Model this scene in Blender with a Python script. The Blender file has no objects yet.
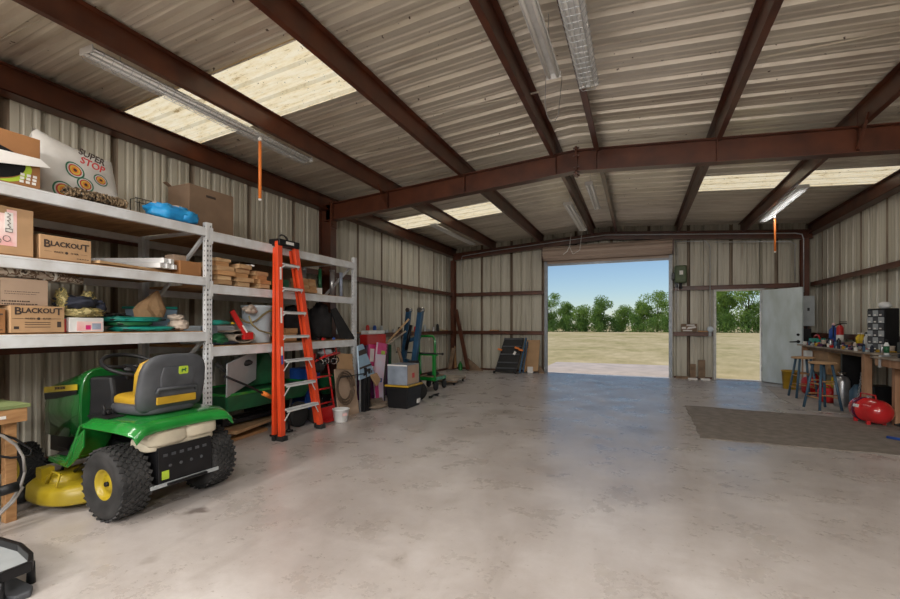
import bpy, math, random
from mathutils import Vector, Matrix, Euler, noise
C = bpy.context.scene.collection
PI = math.pi
# ---------------------------------------------------------------- camera model
FPX = 440.0; YAW = math.atan(188/440); CC = math.cos(YAW); SS = math.sin(YAW); EYE = 1.34
def P(px, py, x=None, y=None, z=None):
    """a point of the place, seen at a pixel, on a known real plane"""
    u = (px-450)/FPX; w = (325-py)/FPX
    dx = u*CC-SS; dy = u*SS+CC
    if x is not None: t = x/dx
    elif y is not None: t = y/dy
    else: t = (z-EYE)/w
    return Vector((dx*t, dy*t, EYE+w*t))
# ---------------------------------------------------------------- materials
MATS = {}
def nt(name):
    m = bpy.data.materials.new(name); m.use_nodes = True
    n = m.node_tree; n.nodes.clear()
    out = n.nodes.new('ShaderNodeOutputMaterial'); b = n.nodes.new('ShaderNodeBsdfPrincipled')
    n.links.new(b.outputs[0], out.inputs[0])
    return m, n, b, out
def rgba(c): return (c[0], c[1], c[2], 1)
def M(name, col, rough=.6, metal=0.0, var=.18, scale=9.0, bump=.0, col2=None, stretch=None, thr=(.35, .7), emit=None, coat=0, spec=.5, alpha=None, trans=0):
    if name in MATS: return MATS[name]
    m, n, b, out = nt(name)
    tc = n.nodes.new('ShaderNodeTexCoord'); mp = n.nodes.new('ShaderNodeMapping')
    n.links.new(tc.outputs['Object'], mp.inputs[0])
    if stretch: mp.inputs['Scale'].default_value = stretch
    no = n.nodes.new('ShaderNodeTexNoise'); no.inputs['Scale'].default_value = scale; no.inputs['Detail'].default_value = 5
    n.links.new(mp.outputs[0], no.inputs['Vector'])
    rp = n.nodes.new('ShaderNodeValToRGB')
    c2 = col2 if col2 else tuple(c*(1-var*1.6) for c in col)
    rp.color_ramp.elements[0].color = rgba(c2); rp.color_ramp.elements[0].position = thr[0]
    rp.color_ramp.elements[1].color = rgba(col); rp.color_ramp.elements[1].position = thr[1]
    n.links.new(no.outputs[0], rp.inputs[0]); n.links.new(rp.outputs[0], b.inputs['Base Color'])
    b.inputs['Roughness'].default_value = rough; b.inputs['Metallic'].default_value = metal
    b.inputs['Coat Weight'].default_value = coat; b.inputs['Specular IOR Level'].default_value = spec
    if trans: b.inputs['Transmission Weight'].default_value = trans
    if alpha: b.inputs['Alpha'].default_value = alpha
    if bump:
        bp = n.nodes.new('ShaderNodeBump'); bp.inputs['Strength'].default_value = bump; bp.inputs['Distance'].default_value = .01
        n.links.new(no.outputs[0], bp.inputs['Height']); n.links.new(bp.outputs[0], b.inputs['Normal'])
    if emit:
        b.inputs['Emission Color'].default_value = rgba(emit[:3]); b.inputs['Emission Strength'].default_value = emit[3]
    MATS[name] = m
    return m
def ramp(n, inp, stops):
    r = n.nodes.new('ShaderNodeValToRGB'); e = r.color_ramp.elements
    while len(e) < len(stops): e.new(.5)
    for k, (p, c) in enumerate(stops): e[k].position = p; e[k].color = rgba(c)
    n.links.new(inp, r.inputs[0]); return r
def mixc(n, fac, a, b, mode='MIX'):
    x = n.nodes.new('ShaderNodeMix'); x.data_type = 'RGBA'; x.blend_type = mode
    for s, v in ((x.inputs[0], fac), (x.inputs[6], a), (x.inputs[7], b)):
        if hasattr(v, 'is_output'): n.links.new(v, s)
        elif isinstance(v, (int, float)): s.default_value = v
        else: s.default_value = rgba(v)
    return x.outputs[2]
def noisen(n, vec, scale, detail=5, sc=None, rough=.55):
    no = n.nodes.new('ShaderNodeTexNoise'); no.inputs['Scale'].default_value = scale; no.inputs['Detail'].default_value = detail
    no.inputs['Roughness'].default_value = rough
    if sc:
        mp = n.nodes.new('ShaderNodeMapping'); mp.inputs['Scale'].default_value = sc
        n.links.new(vec, mp.inputs[0]); vec = mp.outputs[0]
    n.links.new(vec, no.inputs['Vector']); return no.outputs[0]
# sheet metal, cream, with dirty streaks running along one axis
def sheet_mat(name, c1, c2, stain, sc, rough, spots=True, metal=0.0):
    m, n, b, out = nt(name)
    tc = n.nodes.new('ShaderNodeTexCoord').outputs['Object']
    a = noisen(n, tc, 1.0, 6, sc)
    base = ramp(n, a, [(.3, c2), (.62, c1)]).outputs[0]
    a2 = noisen(n, tc, 2.1, 5, tuple(v*1.7 for v in sc))
    k = ramp(n, a2, [(.52, (0, 0, 0)), (.72, (1, 1, 1))]).outputs[0]
    k2 = n.nodes.new('ShaderNodeMath'); k2.operation = 'MULTIPLY'; k2.inputs[1].default_value = .55; n.links.new(k, k2.inputs[0])
    col = mixc(n, k2.outputs[0], base, stain)
    if spots:
        s = noisen(n, tc, 16, 2); s = ramp(n, s, [(.72, (0, 0, 0)), (.75, (1, 1, 1))]).outputs[0]
        col = mixc(n, s, col, (.09, .06, .04))
    n.links.new(col, b.inputs['Base Color']); b.inputs['Roughness'].default_value = rough; b.inputs['Metallic'].default_value = metal
    fine = noisen(n, tc, 6, 3)
    bp = n.nodes.new('ShaderNodeBump'); bp.inputs['Strength'].default_value = .12; bp.inputs['Distance'].default_value = .02
    n.links.new(fine, bp.inputs['Height']); n.links.new(bp.outputs[0], b.inputs['Normal'])
    MATS[name] = m; return m
sheet_mat('roof_sheet', (.74, .685, .59), (.57, .52, .43), (.40, .33, .26), (.35, 2.4, .5), .30, True, .35)
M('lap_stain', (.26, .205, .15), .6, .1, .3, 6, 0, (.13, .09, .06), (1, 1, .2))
sheet_mat('wall_sheet', (.52, .49, .41), (.42, .39, .32), (.20, .155, .11), (6.5, 6.5, .25), .38, False)
def floor_mat():
    m, n, b, out = nt('concrete')
    tc = n.nodes.new('ShaderNodeTexCoord').outputs['Object']
    big = noisen(n, tc, .55, 10, None, .68); mid = noisen(n, tc, 2.3, 12, None, .74); fin = noisen(n, tc, 22, 4)
    col = ramp(n, big, [(.34, (.34, .30, .285)), (.5, (.47, .43, .415)), (.64, (.58, .545, .535))]).outputs[0]
    st = ramp(n, mid, [(.30, (1, 1, 1)), (.56, (0, 0, 0))]).outputs[0]
    q = n.nodes.new('ShaderNodeMath'); q.operation = 'MULTIPLY'; q.inputs[1].default_value = .60; n.links.new(st, q.inputs[0])
    col = mixc(n, q.outputs[0], col, (.31, .265, .235))
    # drag marks running down the length of the room
    dr = noisen(n, tc, 3.2, 10, (1.0, .22, 1), .7); d2 = ramp(n, dr, [(.56, (0, 0, 0)), (.72, (1, 1, 1))]).outputs[0]
    q2 = n.nodes.new('ShaderNodeMath'); q2.operation = 'MULTIPLY'; q2.inputs[1].default_value = .45; n.links.new(d2, q2.inputs[0])
    col = mixc(n, q2.outputs[0], col, (.24, .20, .175))
    sp = ramp(n, fin, [(.66, (0, 0, 0)), (.72, (1, 1, 1))]).outputs[0]
    q3 = n.nodes.new('ShaderNodeMath'); q3.operation = 'MULTIPLY'; q3.inputs[1].default_value = .5; n.links.new(sp, q3.inputs[0])
    col = mixc(n, q3.outputs[0], col, (.2, .16, .13))
    # oil drips and tyre smears, each at its own spot
    wob = n.nodes.new('ShaderNodeVectorMath'); wob.operation = 'ADD'
    wn = n.nodes.new('ShaderNodeTexNoise'); wn.inputs['Scale'].default_value = 9; n.links.new(tc, wn.inputs['Vector'])
    wsc = n.nodes.new('ShaderNodeVectorMath'); wsc.operation = 'SCALE'; wsc.inputs['Scale'].default_value = .22
    n.links.new(wn.outputs['Color'], wsc.inputs[0]); n.links.new(tc, wob.inputs[0]); n.links.new(wsc.outputs[0], wob.inputs[1])
    for (px, py, r, k, c) in ((198, 511, .10, .8, (.13, .10, .09)), (640, 430, .3, .45, (.2, .16, .14)), (560, 395, .5, .35, (.25, .21, .18)), (470, 432, .35, .4, (.24, .2, .17)),
                              (590, 408, .28, .5, (.2, .165, .14)), (505, 412, .3, .45, (.2, .17, .14)), (545, 470, .14, .3, (.25, .2, .17)), (430, 408, .3, .35, (.24, .2, .17)), (620, 398, .4, .4, (.2, .17, .15)), (395, 560, .07, .4, (.22, .18, .15)), (150, 560, .06, .35, (.22, .18, .15))):
        p = P(px, py, z=0)
        d = n.nodes.new('ShaderNodeVectorMath'); d.operation = 'DISTANCE'; d.inputs[1].default_value = (p.x+.11, p.y+.11, .11)
        n.links.new(wob.outputs[0], d.inputs[0])
        rr = ramp(n, d.outputs['Value'], [(r*.45, (k, k, k)), (r, (0, 0, 0))]).outputs[0]
        col = mixc(n, rr, col, c)
    n.links.new(col, b.inputs['Base Color'])
    rg = ramp(n, mid, [(.35, (.22,)*3), (.65, (.42,)*3)]).outputs[0]
    n.links.new(rg, b.inputs['Roughness']); b.inputs['Specular IOR Level'].default_value = .85
    bp = n.nodes.new('ShaderNodeBump'); bp.inputs['Strength'].default_value = .16; bp.inputs['Distance'].default_value = .02
    n.links.new(mid, bp.inputs['Height']); n.links.new(bp.outputs[0], b.inputs['Normal'])
    MATS['concrete'] = m
floor_mat()
def field_mat():
    m, n, b, out = nt('dry_grass')
    tc = n.nodes.new('ShaderNodeTexCoord').outputs['Object']
    a = noisen(n, tc, .16, 10, (1, .5, 1), .72); f = noisen(n, tc, 1.3, 8, (1, .5, 1), .75)
    col = ramp(n, a, [(.36, (.30, .30, .11)), (.47, (.55, .46, .25)), (.62, (.70, .58, .36))]).outputs[0]
    k = ramp(n, f, [(.35, (.5,)*3), (.65, (0, 0, 0))]).outputs[0]
    col = mixc(n, k, col, (.33, .27, .14))
    n.links.new(col, b.inputs['Base Color']); b.inputs['Roughness'].default_value = 1; b.inputs['Specular IOR Level'].default_value = .05
    MATS['dry_grass'] = m
field_mat()
def skylight_mat():
    m, n, b, out = nt('fibreglass')
    tc = n.nodes.new('ShaderNodeTexCoord').outputs['Object']
    a = noisen(n, tc, 3.2, 7, (1.4, 5, 1), .75)
    col = ramp(n, a, [(.34, (.50, .34, .15)), (.42, (.92, .76, .46)), (.58, (1.0, .88, .62))]).outputs[0]
    sp = ramp(n, noisen(n, tc, 34, 2), [(.68, (0, 0, 0)), (.74, (1, 1, 1))]).outputs[0]
    col = mixc(n, sp, col, (.25, .19, .10))
    t = n.nodes.new('ShaderNodeBsdfTranslucent'); n.links.new(col, t.inputs[0])
    n.links.new(col, b.inputs['Base Color']); b.inputs['Roughness'].default_value = .5
    mx = n.nodes.new('ShaderNodeMixShader'); mx.inputs[0].default_value = .12
    n.links.new(t.outputs[0], mx.inputs[1]); n.links.new(b.outputs[0], mx.inputs[2]); n.links.new(mx.outputs[0], out.inputs[0])
    MATS['fibreglass'] = m
skylight_mat()
def leaf_mat(name, c1, c2):
    m, n, b, out = nt(name)
    tc = n.nodes.new('ShaderNodeTexCoord').outputs['Object']
    col = ramp(n, noisen(n, tc, 2.2, 4), [(.35, c2), (.65, c1)]).outputs[0]
    n.links.new(col, b.inputs['Base Color']); b.inputs['Roughness'].default_value = .7
    t = n.nodes.new('ShaderNodeBsdfTranslucent'); n.links.new(col, t.inputs[0])
    mx = n.nodes.new('ShaderNodeMixShader'); mx.inputs[0].default_value = .35
    n.links.new(b.outputs[0], mx.inputs[1]); n.links.new(t.outputs[0], mx.inputs[2]); n.links.new(mx.outputs[0], out.inputs[0])
    MATS[name] = m
leaf_mat('leaf_a', (.36, .50, .10), (.16, .27, .05)); leaf_mat('leaf_b', (.26, .40, .08), (.10, .20, .04))
def camo_mat(name, cols, scale=14):
    m, n, b, out = nt(name)
    tc = n.nodes.new('ShaderNodeTexCoord').outputs['Object']
    st = [(.0, cols[0])] + [(.38+.09*i, c) for i, c in enumerate(cols[1:])]
    r = ramp(n, noisen(n, tc, scale, 3), st); r.color_ramp.interpolation = 'CONSTANT'
    n.links.new(r.outputs[0], b.inputs['Base Color']); b.inputs['Roughness'].default_value = .9
    MATS[name] = m
camo_mat('camo_brown', [(.03, .02, .012), (.10, .065, .035), (.24, .17, .10), (.04, .03, .02)], 22)
camo_mat('camo_gold', [(.05, .05, .03), (.42, .33, .12), (.20, .17, .07), (.50, .42, .2)], 16)
camo_mat('camo_case', [(.06, .04, .03), (.5, .45, .38), (.14, .09, .06), (.4, .33, .27)], 18)
camo_mat('wire_clutter', [(.05, .05, .05), (.25, .22, .2), (.1, .08, .07)], 30)
def quick():
    M('steel_red', (.115, .033, .014), .36, 0, .25, 3.5, .05, (.06, .017, .008))
    M('galv', (.55, .57, .60), .38, .6, .15, 12); M('chrome', (.75, .75, .77), .18, 1.0, .05)
    M('rack_white', (.70, .73, .77), .42, .05, .14, 7, 0, (.56, .56, .57))
    M('deck_wood', (.50, .28, .12), .75, 0, .3, 4, .1, (.33, .17, .07), (1, 6, 1)); M('ply', (.52, .34, .18), .8, 0, .25, 5, .05, (.38, .22, .11), (1, 1, 6))
    M('pine', (.52, .29, .13), .75, 0, .3, 7, .08, (.34, .17, .07), (6, 1, 6)); M('pine_light', (.60, .42, .24), .75, 0, .25, 7, .08, (.42, .25, .12), (6, 1, 6))
    M('old_wood', (.30, .20, .13), .85, 0, .3, 6, .1); M('bench_wood', (.50, .30, .18), .75, 0, .3, 5, .1, (.33, .17, .09), (3, 3, .6))
    M('grey_wood', (.42, .35, .28), .85, 0, .3, 5, .1)
    M('carton', (.47, .29, .155), .85, 0, .12, 5); M('carton_dark', (.33, .15, .055), .85, 0, .12, 5); M('carton_grey', (.47, .34, .25), .85, 0, .1, 5)
    M('carton_brown', (.22, .145, .095), .85, 0, .12, 5); M('tape', (.40, .26, .14), .3, 0, .08)
    M('paper', (.78, .76, .74), .7, 0, .05); M('ink', (.045, .03, .025), .7, 0, .02); M('white_plastic', (.78, .79, .80), .4, 0, .08)
    M('pink_print', (.80, .42, .42), .5, 0, .25, 8, 0, (.85, .70, .68)); M('hot_pink', (.62, .012, .16), .4, 0, .25, 9, 0, (.60, .06, .22)); M('hose_brown', (.13, .085, .055), .6, 0, .25); M('dark_purple', (.10, .02, .09), .4)
    M('print_blue', (.45, .52, .68), .45, 0, .3, 9); M('pale_lilac', (.72, .66, .78), .4, 0, .1, 5, 0, (.80, .55, .68))
    M('black_plastic', (.011, .011, .013), .45, 0, .2, 9, 0, None, None, (.35, .7), None, 0, .3); M('black_rubber', (.017, .017, .018), .8, 0, .3, 14, .2, (.015, .015, .016)); M('black_metal', (.016, .016, .019), .35, .4, .2)
    M('dusty_rubber', (.042, .041, .042), .8, 0, .4, 7, .15, (.013, .013, .014)); M('dark_cloth', (.017, .016, .018), .9, 0, .3, 8, .3); M('navy_cloth', (.03, .035, .06), .9, 0, .3, 9, .3)
    M('grey_seat', (.075, .080, .092), .55, 0, .25, 6, .08, (.045, .048, .056)); M('yellow', (.78, .53, .02), .45, 0, .12, 6); M('tractor_yellow', (.46, .34, .015), .35, 0, .2, 5, 0, (.30, .22, .015))
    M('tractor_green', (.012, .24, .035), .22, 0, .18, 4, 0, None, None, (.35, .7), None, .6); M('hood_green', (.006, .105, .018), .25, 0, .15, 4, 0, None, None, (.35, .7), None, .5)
    M('dark_green', (.012, .12, .045), .4, 0, .2); M('teal', (.01, .30, .24), .5, 0, .25); M('lime', (.45, .62, .05), .5); M('tan_plastic', (.60, .54, .42), .5, 0, .15, 6)
    M('orange', (.82, .075, .018), .38, 0, .10, 3, 0, (.70, .06, .015)); M('alu', (.74, .76, .78), .4, .1, .1, 9); M('orange_tag', (.90, .24, .04), .4, 0, .1, 4, 0, None, None, (.35, .7)); M('red', (.60, .018, .018), .35, 0, .15, 4); M('tank_red', (.62, .025, .03), .22, 0, .15, 3, 0, None, None, (.35, .7), None, .6)
    M('blue', (.02, .09, .42), .4, 0, .2); M('sky_blue', (.02, .33, .70), .45, 0, .25, 9, .2, (.01, .20, .50)); M('steel_blue', (.02, .09, .19), .45, .1, .25, 6); M('stool_blue', (.055, .12, .19), .5, 0, .2, 7)
    M('bin_blue', (.25, .37, .50), .35, 0, .1); M('bucket_white', (.62, .70, .78), .4, 0, .1, 5); M('grey_box', (.27, .32, .40), .5, 0, .25, 5); M('grey_paint', (.40, .43, .45), .45, .1, .08)
    M('door_paint', (.66, .74, .78), .42, 0, .12, 3, .03, (.50, .57, .56), (1.5, 1.5, .6)); M('guide_steel', (.26, .28, .31), .4, .4, .15, 8); M('door_frame', (.62, .62, .60), .5); M('rollup', (.40, .30, .24), .5, .1, .08, 1.5, 0)
    M('motor_green', (.09, .13, .06), .5, .1, .3); M('silver', (.50, .50, .52), .3, .7, .2); M('fixture', (.80, .80, .79), .4, .05, .08); M('tube_glass', (.85, .85, .83), .3, 0, .03)
    M('bench_green', (.24, .30, .12), .7, 0, .2, 5); M('cable_grey', (.38, .36, .35), .5, 0, .2); M('hose_olive', (.27, .22, .10), .6, 0, .2); M('cord_dark', (.05, .045, .04), .6)
    M('clear_tube', (.65, .70, .75), .15, 0, .05, 5, 0, None, None, (.35, .7), None, 0, .5, None, .4); M('rug', (.27, .235, .205), .95, 0, .3, 9, .3, (.18, .152, .13)); M('beige_mat', (.50, .455, .42), .9, 0, .2, 3, .1)
    M('apron', (.66, .57, .51), .9, 0, .15, 2); M('bark', (.12, .09, .06), .9, 0, .3); M('mustard', (.50, .30, .02), .45, 0, .15, 7); M('rope', (.45, .36, .22), .9, 0, .2)
    M('burlap', (.26, .20, .15), .95, 0, .3, 8, .3); M('paper_bag', (.48, .30, .16), .85, 0, .2, 7, .3); M('pale_cloth', (.60, .50, .42), .9, 0, .2, 9, .3)
    M('white_target', (.60, .58, .55), .7, 0, .12, 5, .15); M('ring_green', (.03, .16, .09), .7); M('ring_orange', (.75, .24, .03), .7); M('ring_yellow', (.70, .48, .08), .7); M('ring_red', (.55, .05, .05), .7)
quick()
# ---------------------------------------------------------------- mesh builder
class MB:
    def __init__(s): s.v = []; s.f = []; s.sm = []; s.mi = []; s.cur = 0
    def add(s, vs, fs, smooth=False):
        o = len(s.v); s.v += [Vector(v) for v in vs]
        for f in fs: s.f.append([i+o for i in f]); s.sm.append(smooth); s.mi.append(s.cur)
        return s
    def box(s, x0, x1, y0, y1, z0, z1, M4=None):
        vs = [Vector((x, y, z)) for z in (z0, z1) for y in (y0, y1) for x in (x0, x1)]
        if M4: vs = [M4 @ v for v in vs]
        return s.add(vs, [(0, 2, 3, 1), (4, 5, 7, 6), (0, 1, 5, 4), (2, 6, 7, 3), (0, 4, 6, 2), (1, 3, 7, 5)])
    def cbox(s, c, d, rot=(0, 0, 0)):
        return s.box(-d[0]/2, d[0]/2, -d[1]/2, d[1]/2, -d[2]/2, d[2]/2, Matrix.Translation(c) @ Euler(rot).to_matrix().to_4x4())
    def bar(s, p0, p1, w, h, up=(0, 0, 1)):
        p0 = Vector(p0); p1 = Vector(p1); d = (p1-p0).normalized(); u = Vector(up)
        r = d.cross(u)
        if r.length < 1e-4: r = d.cross(Vector((1, 0, 0)))
        r.normalize(); u = r.cross(d)
        vs = [p+r*a*w/2+u*b*h/2 for p in (p0, p1) for a, b in ((-1, -1), (1, -1), (1, 1), (-1, 1))]
        return s.add(vs, [(3, 2, 1, 0), (4, 5, 6, 7), (0, 1, 5, 4), (1, 2, 6, 5), (2, 3, 7, 6), (3, 0, 4, 7)])
    def tube(s, pts, r, n=8, closed=False, smooth=True, caps=True):
        pts = [Vector(p) for p in pts]; N = len(pts); rs = r if isinstance(r, (list, tuple)) else [r]*N
        vs = []; u = None
        for i, p in enumerate(pts):
            a = pts[(i-1) % N] if (closed or i > 0) else p; b = pts[(i+1) % N] if (closed or i < N-1) else p
            d = (b-a).normalized()
            if u is None:
                u = d.orthogonal().normalized()
            u = (u-d*u.dot(d)); u = u.normalized() if u.length > 1e-6 else d.orthogonal().normalized()
            w = d.cross(u)
            vs += [p+(u*math.cos(2*PI*k/n)+w*math.sin(2*PI*k/n))*rs[i] for k in range(n)]
        fs = []
        for i in range(N if closed else N-1):
            for k in range(n):
                a = i*n+k; b = i*n+(k+1) % n; j = ((i+1) % N)*n
                fs.append((a, b, j+(k+1) % n, j+k))
        s.add(vs, fs, smooth)
        if caps and not closed:
            o = len(s.v)-len(vs)
            s.f.append([o+k for k in reversed(range(n))]); s.sm.append(False); s.mi.append(s.cur)
            s.f.append([o+(N-1)*n+k for k in range(n)]); s.sm.append(False); s.mi.append(s.cur)
        return s
    def cyl(s, p0, p1, r0, r1=None, n=20, smooth=True):
        return s.tube([p0, p1], [r0, r0 if r1 is None else r1], n, False, smooth)
    def lathe(s, prof, c=(0, 0, 0), axis=(0, 0, 1), n=28, smooth=True, caps=True):
        a = Vector(axis).normalized(); u = a.orthogonal().normalized(); w = a.cross(u); c = Vector(c)
        vs = [c+a*z+(u*math.cos(2*PI*k/n)+w*math.sin(2*PI*k/n))*max(r, 1e-4) for r, z in prof for k in range(n)]
        fs = [(i*n+k, i*n+(k+1) % n, (i+1)*n+(k+1) % n, (i+1)*n+k) for i in range(len(prof)-1) for k in range(n)]
        o = len(s.v); s.add(vs, fs, smooth)
        if caps:
            s.f.append([o+k for k in reversed(range(n))]); s.sm.append(False); s.mi.append(s.cur)
            L = (len(prof)-1)*n
            s.f.append([o+L+k for k in range(n)]); s.sm.append(False); s.mi.append(s.cur)
        return s
    def prism(s, pts, vec):
        pts = [Vector(p) for p in pts]; v = Vector(vec); n = len(pts)
        return s.add(pts+[p+v for p in pts], [tuple(range(n-1, -1, -1)), tuple(range(n, 2*n))]+[(i, (i+1) % n, n+(i+1) % n, n+i) for i in range(n)])
    def loft(s, secs, smooth=True, closed=True, caps=True):
        n = len(secs[0]); vs = [v for sec in secs for v in sec]
        fs = [(i*n+k, i*n+(k+1) % n, (i+1)*n+(k+1) % n, (i+1)*n+k) for i in range(len(secs)-1) for k in range(n if closed else n-1)]
        o = len(s.v); s.add(vs, fs, smooth)
        if caps and closed:
            s.f.append([o+k for k in reversed(range(n))]); s.sm.append(False); s.mi.append(s.cur)
            L = (len(secs)-1)*n; s.f.append([o+L+k for k in range(n)]); s.sm.append(False); s.mi.append(s.cur)
        return s
    def blob(s, c, r, amp=.15, fr=3.0, seed=0, nu=22, nv=14, sq=1.0, flat=None, rz=0):
        c = Vector(c); vs = []
        off = Vector((seed*3.1, seed*1.7, seed*5.3))
        for i in range(nv+1):
            th = PI*i/nv
            for k in range(nu):
                ph = 2*PI*k/nu
                d = Vector((math.sin(th)*math.cos(ph), math.sin(th)*math.sin(ph), math.cos(th)))
                e = Vector([math.copysign(abs(q)**sq, q) for q in d])
                q = 1+amp*noise.noise(d*fr+off)*1.6+amp*.5*noise.noise(d*fr*2.7+off)
                v = Vector((e.x*r[0]*q, e.y*r[1]*q, e.z*r[2]*q))
                if rz: v.rotate(Euler((0, 0, rz)))
                v += c
                if flat is not None and v.z < flat: v.z = flat+(k % 2)*1e-4
                vs.append(v)
        fs = [(i*nu+k, (i+1)*nu+k, (i+1)*nu+(k+1) % nu, i*nu+(k+1) % nu) for i in range(nv) for k in range(nu)]
        return s.add(vs, fs, True)
    def text(s, t, size, M4, ext=.0012, align='CENTER', sx=1.0, bold=.0):
        cu = bpy.data.curves.new('t', 'FONT'); cu.body = t; cu.size = size; cu.extrude = ext; cu.align_x = align; cu.align_y = 'CENTER'; cu.offset = bold; cu.resolution_u = 3
        o = bpy.data.objects.new('t', cu)
        me = bpy.data.meshes.new_from_object(o)
        s.add([M4 @ Vector((v.co.x*sx, v.co.y, v.co.z)) for v in me.vertices], [tuple(p.vertices) for p in me.polygons])
        bpy.data.objects.remove(o); bpy.data.meshes.remove(me); bpy.data.curves.remove(cu)
        return s
    def mesh(s, name, mats, inv=None):
        me = bpy.data.meshes.new(name)
        vs = [inv @ v for v in s.v] if inv else s.v
        me.from_pydata([tuple(v) for v in vs], [], s.f)
        for m in (mats if isinstance(mats, (list, tuple)) else [mats]): me.materials.append(MATS[m])
        me.polygons.foreach_set('use_smooth', s.sm); me.polygons.foreach_set('material_index', s.mi)
        me.update()
        return me
def finish(o, bevel, solid, sub=0):
    if sub: m = o.modifiers.new('s', 'SUBSURF'); m.levels = m.render_levels = sub
    if solid: m = o.modifiers.new('t', 'SOLIDIFY'); m.thickness = solid; m.offset = 0
    if bevel: m = o.modifiers.new('b', 'BEVEL'); m.width = bevel; m.segments = 2; m.limit_method = 'ANGLE'; m.angle_limit = .6
def props(o, label, cat, group=None):
    o['label'] = label; o['category'] = cat
    if group: o['group'] = group
def root(name, loc, label, cat, group=None, rz=0):
    o = bpy.data.objects.new(name, None); o.location = loc; o.rotation_euler = (0, 0, rz); o.empty_display_size = .1
    C.objects.link(o); props(o, label, cat, group); return o
def RM(r):
    while r.parent: r = r.parent
    return Matrix.Translation(r.location) @ r.rotation_euler.to_matrix().to_4x4()
def part(name, mb, mats, par, bevel=0, solid=0, label=None, kind=None, local=False):
    me = mb.mesh(name, mats, None if local else RM(par).inverted())
    o = bpy.data.objects.new(name, me); C.objects.link(o); o.parent = par; finish(o, bevel, solid)
    if label: o['label'] = label
    if kind: o['kind'] = kind
    return o
def single(name, mb, mats, label, cat, group=None, bevel=0, solid=0):
    xs = [v.x for v in mb.v]; ys = [v.y for v in mb.v]; zs = [v.z for v in mb.v]
    c = Vector(((min(xs)+max(xs))/2, (min(ys)+max(ys))/2, min(zs)))
    o = bpy.data.objects.new(name, mb.mesh(name, mats, Matrix.Translation(-c))); o.location = c; C.objects.link(o)
    props(o, label, cat, group); finish(o, bevel, solid); return o
def struct(name, mb, mats, bevel=0, solid=0, par=None):
    o = bpy.data.objects.new(name, mb.mesh(name, mats)); C.objects.link(o); finish(o, bevel, solid)
    if par: o.parent = par
    o['kind'] = 'structure'
    return o
def copytree(o, loc=None, rot=None, label=None, group=None, par=None):
    c = o.copy(); C.objects.link(c)
    if par: c.parent = par
    for ch in [k for k in o.children]: copytree(ch, par=c)
    if loc is not None: c.location = loc
    if rot is not None: c.rotation_euler = rot
    if label: c['label'] = label
    if group: c['group'] = group
    return c
FX = Matrix(((0, 0, 1, 0), (1, 0, 0, 0), (0, 1, 0, 0), (0, 0, 0, 1)))       # text facing +x
FY = Matrix(((1, 0, 0, 0), (0, 0, -1, 0), (0, 1, 0, 0), (0, 0, 0, 1)))      # text facing -y
FZ = Matrix.Identity(4)
def at(p, F): return Matrix.Translation(p) @ F
def arc(c, r, a0, a1, n, u=(1, 0, 0), w=(0, 0, 1)):
    c = Vector(c); u = Vector(u); w = Vector(w)
    return [c+u*r*math.cos(a0+(a1-a0)*i/n)+w*r*math.sin(a0+(a1-a0)*i/n) for i in range(n+1)]
LP = 9; LPF = 62; FL = 100; FT = 62; SUN_E = 2.5; SKY_E = .088; EXPO = 0.22
# ================================================================ THE BUILDING
XL, XR, YB, YF = -5.30, 3.74, 12.56, -5.8
RX = -.80
def roofz(x): return 4.0-.07*abs(x-RX)
PITCH = .305
def profile(a0, a1, h=.038):
    """R-panel profile: list of (position, outward offset)"""
    out = []; k = math.floor(a0/PITCH)*PITCH
    while k < a1+PITCH:
        for d, o in ((0, 0), (.055, 0), (.068, .007), (.085, .007), (.098, 0), (.145, 0), (.158, .007), (.175, .007), (.188, 0), (.215, 0), (.237, h), (.273, h), (.295, 0)):
            out.append((k+d, o))
        k += PITCH
    out = [p for p in out if a0+.001 < p[0] < a1-.001]
    return [(a0, 0)]+out+[(a1, 0)]
# floor
m = MB(); m.box(XL, XR, YF, YB+.02, -.12, 0); struct('floor', m, 'concrete')
# ceiling (roof sheets) with openings for the translucent panels
SKY = [(3.05, 3.965), (8.60, 9.515)]
def roof_strip(m, xa, xb, y0, y1):
    pr = profile(y0, y1)
    vs = [];
    for y, o in pr: vs += [(xa, y, roofz(xa)+o), (xb, y, roofz(xb)+o)]
    m.add(vs, [(2*i, 2*i+1, 2*i+3, 2*i+2) for i in range(len(pr)-1)])
m = MB()
XE = XL-.12; XW = XR+.12
for xa, xb, cut in ((XE, -2.68, True), (-2.68, RX, False), (RX, .98, False), (.98, XW, True)):
    if not cut: roof_strip(m, xa, xb, YF-.1, YB+.1)
    else:
        ys = [YF-.1]+[q for s in SKY for q in s]+[YB+.1]
        for i in range(0, len(ys), 2): roof_strip(m, xa, xb, ys[i], ys[i+1])
# lapped sheet edges
for (xa, xb, y) in ((-2.7, -1.0, 4.85), (-4.6, -2.8, 5.3), (-5.2, -3.95, 1.9), (.9, 3.6, 4.8), (-.8, .9, 3.2)):
    m.box(xa, xb, y, y+.012, roofz((xa+xb)/2)-.02, roofz((xa+xb)/2)-.004, None)
struct('ceiling', m, 'roof_sheet')
n_ = 0
for (y0, y1) in SKY:
    for xa, xb in ((XE+.02, -2.66), (.96, XW-.02)):
        n_ += 1; m = MB(); pr = profile(y0-.03, y1+.03, .03); vs = []
        for y, o in pr: vs += [(xa, y, roofz(xa)+o+.006), (xb, y, roofz(xb)+o+.006)]
        m.add(vs, [(2*i, 2*i+1, 2*i+3, 2*i+2) for i in range(len(pr)-1)])
        struct('window_%d' % n_, m, 'fibreglass')
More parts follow.
